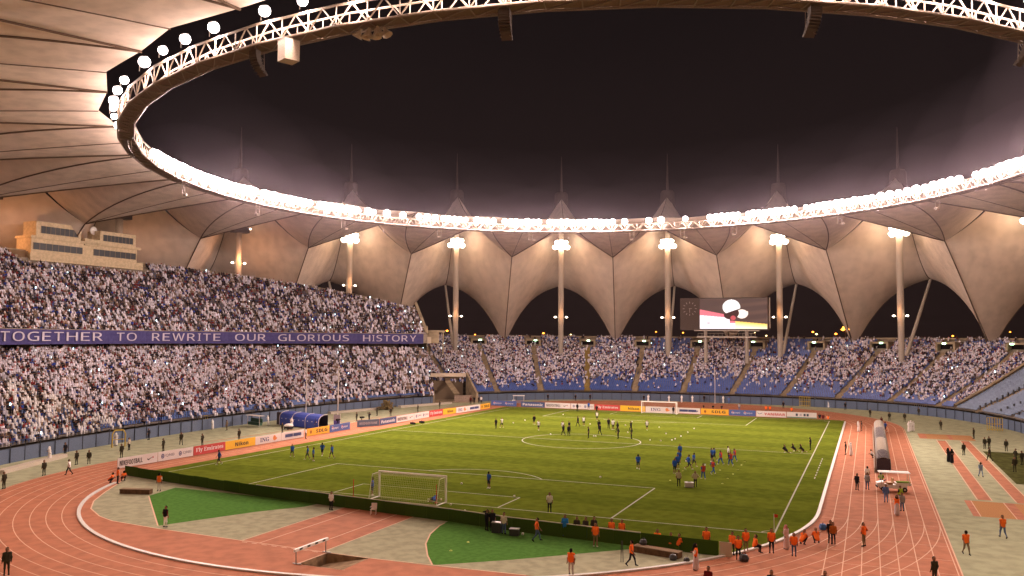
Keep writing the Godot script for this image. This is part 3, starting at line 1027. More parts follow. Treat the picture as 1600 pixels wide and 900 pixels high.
# ------------------------------------------------------------------ the crowd
func crowd() -> void:
	var kinds := 9
	var all := []             # [kind, transform, section]
	for section in 3:
		var th0: float = [-136.0, -136.0, -44.4][section]
		var th1: float = [-45.0, -44.6, 37.4][section]
		for k in 62:
			var th := th0
			while th < th1:
				var r0 := 90.0 if section == 1 else front(th)
				var r1 := upper_back(th) if section == 1 else lower_rim(th)
				var rows := int((r1 - r0) / 0.85)
				if k >= rows:
					th += 1.0
					continue
				var r := r0 + (k + 0.45) * (r1 - r0) / rows
				var rr := r0 + k * (r1 - r0) / rows
				var h := upper_height(rr) if section == 1 else lower_height(th, rr)
				th += rad_to_deg((0.5 + rng.randf() * 0.06) / r)
				var t := (r - r0) / (r1 - r0)
				var fill := 0.93
				if section == 0:
					if t < 0.05: fill = 0.35 if th > -118.0 else 0.9
				elif section == 2:
					var gap := clampf(0.29 - absf(th - 2.0) * 0.006, 0.05, 0.29)
					if th > 22.0: gap = maxf(0.04, gap - (th - 22.0) * 0.02)
					var wob := 0.08 * sin(th * 0.8) + 0.07 * sin(th * 2.3 + 1.0) + 0.06 * sin(th * 5.1 + k * 0.4)
					fill = clampf((t - gap - wob * 0.6 + 0.12) / 0.3, 0.0, 1.0) * 0.9
					fill = maxf(fill, 0.07)
					if t < 0.05: fill = 0.0
					if t > 0.88: fill *= 0.7
					if near_aisle(th, r, 0.9) and rng.randf() < 0.93: continue
					if absf(th + 40.3) < 4.2 and r < 93.0: continue
					if absf(th - 8.53) < 4.5 and t > 0.66: fill *= 0.3
					if absf(th + 6.0) < 3.5 and t > 0.72: fill *= 0.4
				if rng.randf() > fill: continue
				if section == 1 and absf(th + 88.3) < 8.2 and r > 109.5: continue
				var patch := sin(th * 1.7 + k * 0.3) + sin(th * 0.61 - k * 0.7)
				var dark_share: float = [0.4, 0.58, 0.32][section] + 0.11 * patch
				var kind := 0
				var q := rng.randf()
				if q > dark_share: kind = [0, 0, 1, 1, 7, 6, 8, 0][rng.randi() % 8]
				else: kind = [2, 3, 3, 3, 4, 5, 6, 5, 8][rng.randi() % 9]
				var s := rng.randf_range(0.8, 0.98)
				var tall := 1.0 if rng.randf() < 0.9 else 1.2
				var b := Basis(Vector3.UP, deg_to_rad(-th + 180.0 + rng.randf_range(-25, 25))).scaled_local(Vector3(s, s * tall, s))
				all.append([kind, Transform3D(b, pol(th + rng.randf_range(-0.05, 0.05), r, h)), section])
	# the 300 that show largest are things of their own
	var cam := Vector3(41.4, 15.86, 125.19)
	var look := Basis.from_euler(Vector3(0.0598, 0.4021, 0.0071), EULER_ORDER_YXZ).inverse()
	var ranked := []
	for i in all.size():
		var v: Vector3 = look * (all[i][1].origin - cam)
		if v.z < -1.0 and absf(v.x / v.z) < 0.605 and absf(v.y / v.z) < 0.34:
			ranked.append([v.length(), i])
	ranked.sort()
	var single := {}
	for i in mini(298, ranked.size()):
		single[ranked[i][1]] = true
	var cloth := tinted("crowd cloth", 0.9)
	var looks := ["in white robe and white headcloth", "in white robe with bare head", "in blue shirt and dark trousers", "in black clothes with dark hair", "in dark red shirt and jeans", "in grey shirt and jeans", "in dark clothes and white headcloth", "in white robe and red checked headcloth", "in brown robe and white headcloth"]
	for i in single.keys():
		var k: int = all[i][0]
		var o := part("spectator", spectator_mesh(k), cloth)
		o.transform = all[i][1]
		tag(o, "spectator %s in the lower rows at the left edge" % looks[k], "person", "spectators nearest the camera %s" % looks[k])
	for section in 3:
		var host := Node3D.new()
		host.name = ["lower_stand_crowd", "upper_tier_crowd", "far_stand_crowd"][section]
		add_child(host, true)
		tag(host, ["white and dark clad crowd filling the left lower stand", "white and dark clad crowd filling the upper tier", "white clad crowd scattered over the far blue seats"][section], "crowd", "", "stuff")
		for kind in kinds:
			var where := []
			var tints := PackedColorArray()
			for i in all.size():
				if all[i][2] != section or all[i][0] != kind or single.has(i): continue
				where.append(all[i][1])
				var v := rng.randf_range(0.68, 1.15)
				var hue := rng.randf_range(-0.04, 0.04)
				tints.append(Color(v + hue, v * 0.97, v * 1.07 - hue))
			if where.size(): scatter("spectators", spectator_mesh(kind), cloth, where, host, tints)
	# lit phone screens held up here and there
	var phones := []
	for i in 150:
		var pick: Array = all[rng.randi() % all.size()]
		var t: Transform3D = pick[1]
		if t.origin.x > 20.0 and rng.randf() < 0.5: continue
		phones.append(Transform3D(Basis(Vector3.UP, rng.randf_range(-0.6, 0.6)).scaled(Vector3.ONE * rng.randf_range(0.7, 1.3)), t.origin + t.basis * Vector3(0.1, 1.15, -0.36)))
	var ph := Node3D.new()
	ph.name = "phone_screens"
	add_child(ph, true)
	tag(ph, "tiny lit phone screens held up in the crowd", "phone", "", "stuff")
	scatter("phone_screens", box_mesh(Vector3(0.17, 0.28, 0.02)), glow("phone screen glow", Color(0.8, 0.95, 1.0), 5.0), phones, ph)

# ------------------------------------------------------------------ ring truss
func ring_at(th: float, r: float, up: float) -> Vector3:
	var a := deg_to_rad(th)
	return Vector3(RING.x + r * sin(a), 41.16 + 0.0102 * 65.5 * sin(a) - 0.0032 * 65.5 * cos(a) + up, RING.z - r * cos(a))

const RI := 65.49
const RO := 67.33
const TRUSS := 1.75

func brace_mesh() -> ArrayMesh:
	if not meshes.has("brace"):
		meshes["brace"] = bar(Vector3(0, 0, 0), Vector3(0, 1, 0), 1.0, 5)
	return meshes["brace"]

func brace(host: Node3D, a: Vector3, b: Vector3, r: float, mat: Material) -> void:
	var o := part("brace", brace_mesh(), mat, host)
	var f := frame_to(b - a)
	o.transform = Transform3D(Basis(f.x * r, b - a, f.z * r), a - host.position)

func ring_truss() -> void:
	var steel := paint("white painted steel", Color(0.32, 0.25, 0.19), 0.6, grain, 0.5)
	var deck := paint("walkway deck", Color(0.2, 0.12, 0.08), 0.7, grain, 0.6)
	var host := thing("ring_truss", "white lattice steel ring carrying the floodlights round the open roof", "truss", Vector3(RING.x, 41.0, RING.z))
	var off := host.position
	var rest := begin()
	for i in 48:
		var a := PHASE + 7.5 * i
		var b := a + 7.5
		var st := begin()
		for c in [[RI, 0.0, 0.12], [RO, 0.0, 0.13], [RI, TRUSS, 0.1], [RO, TRUSS, 0.12]]:
			tube(st, ring_at(a, c[0], c[1]) - off, ring_at(b, c[0], c[1]) - off, c[2], c[2], 6)
		part("chord", done(st), steel, host)
		st = begin()
		quad(st, ring_at(a, RI + 0.12, 0.06) - off, ring_at(b, RI + 0.12, 0.06) - off, ring_at(b, RO - 0.12, 0.06) - off, ring_at(a, RO - 0.12, 0.06) - off)
		quad(st, ring_at(a, RI + 0.12, 0.12) - off, ring_at(b, RI + 0.12, 0.12) - off, ring_at(b, RO - 0.12, 0.12) - off, ring_at(a, RO - 0.12, 0.12) - off)
		part("walkway", done(st), deck, host)
		var mid := fposmod(a + 3.75, 360.0)
		var near := mid > 112.0 and mid < 262.0
		for q in 3:
			var p0 := ring_at(a, 0, 0).lerp(ring_at(b, 0, 0), 0)
			for r in [RO, RI]:
				var u0 := ring_at(a, r, 0).lerp(ring_at(b, r, 0), q / 3.0)
				var u1 := ring_at(a, r, 0).lerp(ring_at(b, r, 0), (q + 1) / 3.0)
				var top := ring_at(a, r, TRUSS).lerp(ring_at(b, r, TRUSS), (q + 0.5) / 3.0)
				var t0 := ring_at(a, r, TRUSS).lerp(ring_at(b, r, TRUSS), q / 3.0)
				for e in [[u0, top, 0.07], [top, u1, 0.07], [u0, t0, 0.06]]:
					if near and r == RO: brace(host, e[0], e[1], e[2], steel)
					else: tube(rest, e[0] - off, e[1] - off, e[2], e[2], 4, false)
			# cross members under the walkway
			var x0 := ring_at(a, RO, 0).lerp(ring_at(b, RO, 0), q / 3.0)
			var x1 := ring_at(a, RI, 0).lerp(ring_at(b, RI, 0), q / 3.0)
			var x2 := ring_at(a, RI, 0).lerp(ring_at(b, RI, 0), (q + 1) / 3.0)
			if near:
				brace(host, x0, x1, 0.06, steel)
				brace(host, x0, x2, 0.05, steel)
			else:
				tube(rest, x0 - off, x1 - off, 0.06, 0.06, 4, false)
				tube(rest, x0 - off, x2 - off, 0.05, 0.05, 4, false)
	tag(part("lattice", done(rest), steel, host), "", "", "", "stuff")

# ------------------------------------------------------------------ tent roof
const A_H := 44.2
var here := 0.0            # bearing of the mast whose canopy is being built

# distance from the mast circle's centre at which a bearing meets the ring truss, plus a gap
func ring_reach(th: float, gap: float) -> float:
	var a := deg_to_rad(th)
	var d := Vector2(sin(a), -cos(a))
	var o := Vector2(CENTRE.x - RING.x, CENTRE.z - RING.z)
	var b := o.dot(d)
	return -b + sqrt(b * b - o.length_squared() + pow(RO + gap, 2.0))


const J_R := 108.96
const J_H := 38.92
const M_R := 118.45
const M_H := 57.6

# points of one bay in the mast's own frame: bearing in degrees off the mast, radius, height
func bay(th: float, r: float, h: float) -> Vector3:
	var a := deg_to_rad(th)
	return Vector3(r * sin(a), h, -r * cos(a) + 118.1)

func ridge_in(s: float) -> Vector3:      # ring node to mast head
	return bay(0, lerpf(ring_reach(here, 1.2), M_R - 0.8, s), A_H + (M_H - A_H) * pow(s, 2.3))

func crease(s: float, side: float) -> Vector3:  # ring node to the valley junction
	return bay(7.5 * side * (0.6 * s + 0.4 * pow(s, 1.6)), lerpf(ring_reach(here, 1.2), J_R, s), lerpf(A_H, J_H, s) + 1.6 * s * (1.0 - s) * 2.0)

func ridge_out(s: float) -> Vector3:     # mast head to the top of the arch
	return bay(0, lerpf(M_R + 0.8, 138.1, s), 32.43 + (M_H - 32.43) * pow(1.0 - s, 1.7))

func valley(s: float, side: float) -> Vector3:  # junction to the anchor behind the rim
	return bay(7.5 * side, lerpf(J_R, 130.0, s), lerpf(J_H, 13.0, s) + 2.5 * s * (1.0 - s))

func arch(s: float, side: float) -> Vector3:    # open edge of the canopy
	return bay(7.44 * side * s, lerpf(138.1, 130.3, s), 32.43 - 18.6 * (0.3 * s + 0.7 * pow(s, 2.7)))

var canopy_meshes := []

func patch(side: float, which: int) -> ArrayMesh:
	var st := SurfaceTool.new()
	st.begin(Mesh.PRIMITIVE_TRIANGLES)
	var nu := 16
	var nv := 10
	var grid := []
	for i in nu + 1:
		var u := float(i) / nu
		var row := []
		for k in nv + 1:
			var v := float(k) / nv
			var p: Vector3
			match which:
				0:     # flat inner panel between ring, crease and valley
					var c := crease(u, side)
					var edge := bay(7.5 * side, lerpf(ring_reach(here + 7.5 * side, 2.3), J_R, u), lerpf(A_H - 0.2, J_H, u) + 1.2 * u * (1 - u))
					p = c.lerp(edge, v)
				1:     # cone flank towards the ring
					p = ridge_in(u).lerp(crease(u, side), v)
					p.y -= 4.0 * v * (1.0 - v) * 2.2 * u
				2:     # cone flank outwards
					p = ridge_out(u).lerp(valley(u, side), v)
					var e := arch(v, side)
					var sag := 4.0 * v * (1.0 - v) * 2.2 * (1.0 - u)
					p.y -= sag
					var lin := ridge_out(1.0).lerp(valley(1.0, side), v)
					p += (e - lin) * pow(u, 2.5)
			row.append(p)
		grid.append(row)
	st.set_smooth_group(0)
	for i in nu:
		for k in nv:
			var q := [grid[i][k], grid[i + 1][k], grid[i + 1][k + 1], grid[i][k + 1]]
			if side > 0: q.reverse()
			for n in [0, 1, 2, 0, 2, 3]:
				st.add_vertex(q[n])
	st.index()
	st.generate_normals()
	return st.commit()

func sampled(f: Callable, n: int, drop := 0.12) -> Array:
	var out := []
	for i in n + 1:
		var p: Vector3 = f.call(float(i) / n)
		out.append(p + Vector3(0, -drop, 0))
	return out

func canopy(k: int) -> void:
	here = PHASE + 15.0 * k
	canopy_meshes = []
	if true:
		for side in [-1.0, 1.0]:
			for w in 3: canopy_meshes.append(patch(side, w))
		canopy_meshes.append(cable(sampled(ridge_in, 14), 0.1))
		canopy_meshes.append(cable(sampled(ridge_out, 12), 0.12))
		for side in [-1.0, 1.0]:
			canopy_meshes.append(cable(sampled(func(s): return crease(s, side), 12), 0.12))
			canopy_meshes.append(cable(sampled(func(s): return arch(s, side), 12, 0.0), 0.13))
		canopy_meshes.append(cable(sampled(func(s): return valley(s, 1.0), 10), 0.14))
		canopy_meshes.append(cable(sampled(func(s): return bay(7.5, lerpf(ring_reach(here + 7.5, 2.3), J_R, s), lerpf(A_H - 0.2, J_H, s) + 1.2 * s * (1 - s)), 8), 0.06))
	var fabric := paint("tent fabric", Color(0.72, 0.61, 0.52), 0.85, worn, 0.017)
	fabric.backlight_enabled = false
	var seam := paint("seam cable", Color(0.13, 0.09, 0.065), 0.8)
	var th := PHASE + 15.0 * k
	var words_ := place_word(k)
	var o := thing("tent_canopy", "cream tent canopy peaked on its mast, %s" % words_, "canopy", pol(th, 118.1, 0), -th, "tent canopies round the roof")
	for i in 6: part(["inner_panel", "ring_side_panel", "outer_panel"][i % 3], canopy_meshes[i], fabric, o)
	part("ridge_cable", canopy_meshes[6], seam, o)
	part("ridge_cable", canopy_meshes[7], seam, o)
	for i in [8, 10]: part("crease_cable", canopy_meshes[i], seam, o)
	for i in [9, 11]: part("edge_cable", canopy_meshes[i], seam, o)
	part("valley_cable", canopy_meshes[12], seam, o)
	part("inner_seam", canopy_meshes[13], seam, o)

const BEAR := [112.58, 96.58, 94.38, 91.29, 88.88, 78.07, 75.72, 70.79, 68.78, 57.24, 54.92, 46.13]
const ORD := ["first", "second", "third", "fourth", "fifth", "sixth", "seventh", "eighth", "ninth", "tenth", "eleventh", "twelfth", "thirteenth", "fourteenth", "fifteenth", "sixteenth", "seventeenth", "eighteenth", "nineteenth", "twentieth", "twenty-first", "twenty-second", "twenty-third", "twenty-fourth"]

func place_word(k: int) -> String:
	if k == 23: return "rising behind the press box"
	if k == 4: return "left of the video screen"
	if k == 5: return "right of the video screen"
	if k < 4: return "%s to the right of the press box" % ORD[k]
	if k < 9: return "%s to the right of the video screen" % ORD[k - 5]
	if k >= 17: return "%s to the left of the press box" % ORD[22 - k]
	return "%s round from the screen behind the viewer" % ORD[k - 5]

# ------------------------------------------------------------------ masts
func mast(k: int) -> void:
	var th := PHASE + 15.0 * k
	var bare := 11.0
	if in_left(th) : bare = 12.0
	var o := thing("roof_mast", "tall pale roof mast with spire, %s" % place_word(k), "mast", pol(th, 118.1, 0), -th, "roof masts")
	var steel := paint("mast steel", Color(0.6, 0.52, 0.43), 0.6, grain, 0.4)
	var dark := paint("dark housing", Color(0.07, 0.06, 0.055), 0.6)
	var lens := glow("mast floodlight glow", Color(1.0, 0.9, 0.78), 14.0)
	var key := "mast"
	if not meshes.has(key):
		var st := begin()
		lathe(st, [Vector2(0.55, 8.0), Vector2(0.72, 14.0), Vector2(0.82, 24.0), Vector2(0.82, 36.0), Vector2(0.7, 57.0)], 14)
		meshes[key] = done(st)
		st = begin()
		lathe(st, [Vector2(2.6, 53.0), Vector2(2.05, 55.0), Vector2(1.95, 58.3), Vector2(1.6, 58.8), Vector2(0.4, 58.9), Vector2(0.32, 62.0), Vector2(0.06, 69.7)], 12)
		meshes["spire"] = done(st)
		st = begin()
		tube(st, Vector3(0, 9.6, -0.8), Vector3(0, 32.3, -19.9), 0.5, 0.34, 10)
		meshes["strut"] = done(st)
		st = begin()
		lathe(st, [Vector2(0.9, 43.4), Vector2(2.1, 43.4), Vector2(2.2, 43.9), Vector2(2.1, 44.4), Vector2(0.9, 44.4)], 12)
		for i in 8:
			tube(st, Vector3(cos(TAU * i / 8.0) * 2.1, 44.4, sin(TAU * i / 8.0) * 2.1), Vector3(cos(TAU * i / 8.0) * 2.1, 45.3, sin(TAU * i / 8.0) * 2.1), 0.04, 0.04, 4)
		meshes["platform"] = done(st)
		st = begin()
		lathe(st, [Vector2(0.0, -0.8), Vector2(0.5, -0.66), Vector2(0.8, -0.25), Vector2(0.84, 0.15), Vector2(0.5, 0.5), Vector2(0.0, 0.6)], 10)
		meshes["mast lamp"] = done(st)
		st = begin()
		tube(st, Vector3(-1.65, 22.0, 0.2), Vector3(1.65, 22.0, 0.2), 0.09, 0.09, 6)
		meshes["crossarm"] = done(st)
		st = begin()
		lathe(st, [Vector2(0.0, -0.2), Vector2(0.3, -0.14), Vector2(0.36, 0.05), Vector2(0.2, 0.2), Vector2(0, 0.24)], 8)
		meshes["side lamp"] = done(st)
	part("column", meshes["mast"], steel, o)
	part("spire", meshes["spire"], paint("spire cladding", Color(0.08, 0.06, 0.055), 0.8), o)
	part("strut", meshes["strut"], steel, o)
	part("platform", meshes["platform"], dark, o)
	var up := 12.4 if k == 0 or k >= 19 else (8.0 if k == 1 else 0.0)
	part("crossarm", meshes["crossarm"], steel, o, Vector3(0, up, 0))
	var lit := k >= 1 and k <= 12
	if lit:
		for i in 7:
			var a := PI * (i / 6.0)
			part("floodlight", meshes["mast lamp"], lens, o, Vector3(cos(a) * 1.75, 42.75, sin(a) * 1.6))
			if i % 2: part("floodlight", meshes["mast lamp"], lens, o, Vector3(cos(a) * 1.3, 44.0, sin(a) * 1.7 + 0.6))
		var l := OmniLight3D.new()
		l.name = "head_light"
		l.light_energy = 18.0
		l.light_color = Color(1.0, 0.72, 0.5)
		l.light_size = 1.0
		l.omni_range = 200.0
		l.omni_attenuation = 2.0
		l.shadow_enabled = true
		l.position = Vector3(0, 42.0, 3.2)
		o.add_child(l)
	else:
		part("floodlight_box", box_mesh(Vector3(4.2, 1.3, 2.2), Vector3(0, 42.9, 0.6)), dark, o)
		part("floodlight", meshes["side lamp"], lens, o, Vector3(-3.2 if k > 12 else 2.5, 43.4, 1.0))
	for s in [-1.0, 1.0]:
		part("side_lamp", meshes["side lamp"], lens, o, Vector3(1.65 * s, 22.1 + up, 0.2))
	var w := OmniLight3D.new()
	w.name = "side_light"
	w.light_energy = 26.0 if not lit else 7.0
	w.light_color = Color(1.0, 0.68, 0.44)
	w.light_size = 0.4
	w.omni_range = 200.0
	w.omni_attenuation = 2.0
	w.shadow_enabled = true
	w.position = Vector3(0, 22.9 + up, 2.4)
	o.add_child(w)

# ------------------------------------------------------------------ floodlights on the ring
func floodlights() -> void:
	var st := begin()
	lathe(st, [Vector2(0.0, 0.6), Vector2(0.25, 0.58), Vector2(0.42, 0.5), Vector2(0.46, 0.42)], 10)
	var housing := done(st)
	st = begin()
	lathe(st, [Vector2(0.0, 0.42), Vector2(0.4, 0.4), Vector2(0.56, 0.2), Vector2(0.6, -0.1), Vector2(0.5, -0.36), Vector2(0.28, -0.54), Vector2(0.0, -0.6)], 10)
	var dome := done(st)
	var stem := bar(Vector3(0, -1.1, 0), Vector3(0, 0.3, 0), 0.05, 5)
	var shell := paint("lamp housing", Color(0.3, 0.27, 0.25), 0.5)
	var lens := glow("floodlight glow", Color(1.0, 0.93, 0.92), 40.0)
	var near_lens := glow("near floodlight glow", Color(1.0, 0.93, 0.92), 12.0)
	var grey := paint("lamp stem", Color(0.4, 0.36, 0.32), 0.5)
	var th := -108.0
	while th < 252.0:
		var m := fposmod(th + 180.0, 360.0) - 180.0
		var near := m < -119.0 or m > 82.0
		var step := 1.15
		var miss := 0.1
		if near: step = 3.4
		elif m > -62.0 and m < -50.0: step = 1.7
		elif m > -14.0 and m < 4.0: step = 2.4
		elif m > 8.0 and m < 14.0: step = 1.0
		elif m > 36.0: step = 1.7
		th += step
		if near: th += rng.randf_range(-0.8, 0.8)
		if rng.randf() < miss: continue
		var at := ring_at(m, 67.8 if near else 66.6, TRUSS + (0.75 if near else 0.65))
		var turn := -m + 180.0      # local -z looks to the middle
		var o := thing("floodlight", "glaring white floodlight burning on top of the roof ring truss", "floodlight", at, turn, "floodlights along the roof ring")
		var s := rng.randf_range(0.6, 1.0) if near else rng.randf_range(0.9, 1.35)
		o.scale = Vector3.ONE * s
		var tilt := deg_to_rad(12.0 if near else 50.0)
		var hm := part("housing", housing, shell, o)
		hm.rotation.x = tilt
		var dm := part("lens", dome, near_lens if near else lens, o)
		dm.rotation.x = tilt
		part("stem", stem, grey, o, Vector3(0, 0, 0.45))
		if near:
			var n := OmniLight3D.new()
			n.name = "flood"
			n.light_energy = 17.0
			n.light_color = Color(1.0, 0.87, 0.82)
			n.light_size = 0.5
			n.omni_range = 300.0
			n.omni_attenuation = 2.0
			n.shadow_enabled = true
			n.position = Vector3(0, -2.2, -0.6)
			o.add_child(n)
		var l := SpotLight3D.new()
		l.name = "beam"
		l.light_energy = 115.0 if near else 195.0
		l.light_color = Color(1.0, 0.87, 0.82)
		l.light_size = 0.5
		l.spot_angle = 89.0
		l.spot_angle_attenuation = 0.25
		l.spot_range = 300.0
		l.spot_attenuation = 2.0
		l.shadow_enabled = true
		l.position = Vector3(0, -0.8, -0.55)
		l.rotation.x = deg_to_rad(-34.0)
		o.add_child(l)

# dusty air that hangs round the lamps
func ring_haze() -> void:
	for layer in [[Vector3(62, 34, 28), 0.00022], [Vector3(46, 18, 14), 0.0007]]:
		var m := FogMaterial.new()
		m.resource_name = "dusty air"
		m.albedo = Color(0.92, 0.84, 0.9)
		m.density = layer[1]
		for i in 24:
			var th := -172.5 + 15.0 * i
			if absf(th) > 110.0: continue
			var f := FogVolume.new()
			f.name = numbered("haze", self)
			f.shape = RenderingServer.FOG_VOLUME_SHAPE_ELLIPSOID
			f.size = layer[0]
			f.material = m
			f.position = ring_at(th, 66.5, 2.5)
			f.rotation_degrees.y = -th
			add_child(f, true)
			tag(f, "", "", "", "stuff")

# ------------------------------------------------------------------ things hanging from the ring
func line_array(th: float, n: int, mirror: float) -> ArrayMesh:
	var st := begin()
	for i in n:
		var t := float(i) / (n - 1)
		var a := deg_to_rad(lerpf(0.0, 55.0, t * t))
		var y := -0.25 - 2.6 * t
		var z := -0.1 - 1.1 * t * t
		box(st, Vector3(0, y, z), Vector3(1.15, 0.3, 0.7), Basis(Vector3.RIGHT, -a))
		for s in [-1.0, 1.0]:
			box(st, Vector3(0.6 * s, y, z + 0.25), Vector3(0.06, 0.34, 0.16), Basis(Vector3.RIGHT, -a))
	return done(st)

func ring_fittings() -> void:
	var steel: Material = mats["white painted steel"]
	var black := paint("speaker cabinet", Color(0.1, 0.07, 0.05), 0.6, grain, 1.2)
	# curved speaker arrays, hung under the truss
	var spots := [[-133.5, "at the leftmost bend of the ring"], [-170.5, "just left of the cream cabinet"], [168.75, "at the top middle of the view"], [148.0, "at the top right of the view"], [129.0, "at the right edge of the view"]]
	for s in spots:
		var th: float = s[0]
		var o := thing("speaker_array", "curved hanging speaker array under the ring, %s" % s[1], "speaker", ring_at(th, 66.6, -0.1), -th + 180.0)
		part("cabinets", line_array(th, 9, 1.0), black, o)
		o.scale = Vector3(0.75, 0.66, 0.85)
		var st := begin()
		for x in [-0.55, 0.55]:
			tube(st, Vector3(x, 0.1, -0.9), Vector3(x, -2.9, -1.0), 0.04, 0.04, 4)
			tube(st, Vector3(x, 0.1, 0.1), Vector3(x, -0.3, 0.0), 0.04, 0.04, 4)
		for i in 3:
			tube(st, Vector3(-0.55, -0.2 - i * 0.9, -0.92), Vector3(0.55, -1.1 - i * 0.9, -0.96), 0.03, 0.03, 4)
		part("hanging_frame", done(st), steel, o)
	# lit ladder frames under the far truss
	var words_ := ["", "", "", "", "", "", "", "", "", ""]
	var bearings := [-109.0, -89.5, -70.0, -49.5, -30.5, -10.0, 0.0, 10.25, 30.75, 49.75]
	for i in bearings.size():
		var o := thing("ladder_bracket", "small pale ladder frame hung under the far ring, %s from the left" % ORD[i], "bracket", ring_at(bearings[i], 65.9, 0.0), -bearings[i] + 180.0, "ladder frames under the far ring")
		var st := begin()
		for x in [-0.45, 0.45]: tube(st, Vector3(x, 0, 0), Vector3(x, -2.0, 0), 0.07, 0.07, 5)
		part("rails", done(st), steel, o)
		for y in [-0.9, -1.9]:
			part("rung", bar(Vector3(-0.45, y, 0), Vector3(0.45, y, 0), 0.06, 5), steel, o)
		part("speaker", box_mesh(Vector3(0.7, 0.4, 0.5), Vector3(0.1 if i % 2 else -0.7, -2.0, 0)), steel, o)
	# cluster of small cones and a pale box
	var c := thing("horn_cluster", "cluster of pale horn loudspeakers under the near left ring", "speaker", ring_at(178.75, 66.0, -0.1), -178.75 + 180.0)
	for i in 6:
		var st := begin()
		lathe(st, [Vector2(0.1, 0.0), Vector2(0.16, -0.3), Vector2(0.42, -0.75), Vector2(0.46, -0.8), Vector2(0.12, -0.35)], 8, Vector3.ZERO, Basis(Vector3.BACK, (i - 2.5) * 0.2))
		part("horn", done(st), paint("horn cream", Color(0.5, 0.42, 0.3), 0.5), c, Vector3((i - 2.5) * 0.38, 0, -0.2 if i % 2 else 0.2))
	part("crossbar", bar(Vector3(-1.2, 0, 0), Vector3(1.2, 0, 0), 0.06), steel, c)
	var b := thing("hanging_box", "plain cream cabinet hung under the near left ring", "box", ring_at(-174.5, 67.0, -0.1), 174.5 + 160.0)
	part("cabinet", box_mesh(Vector3(1.35, 1.75, 1.35), Vector3(0, -1.1, 0)), paint("cream cabinet", Color(0.62, 0.5, 0.38), 0.6, grain, 0.6), b)
	part("hook", bar(Vector3(0, -0.25, 0), Vector3(0, 0.15, 0), 0.08), steel, b)
	part("lid", box_mesh(Vector3(1.42, 0.06, 1.42), Vector3(0, -0.2, 0)), steel, b)

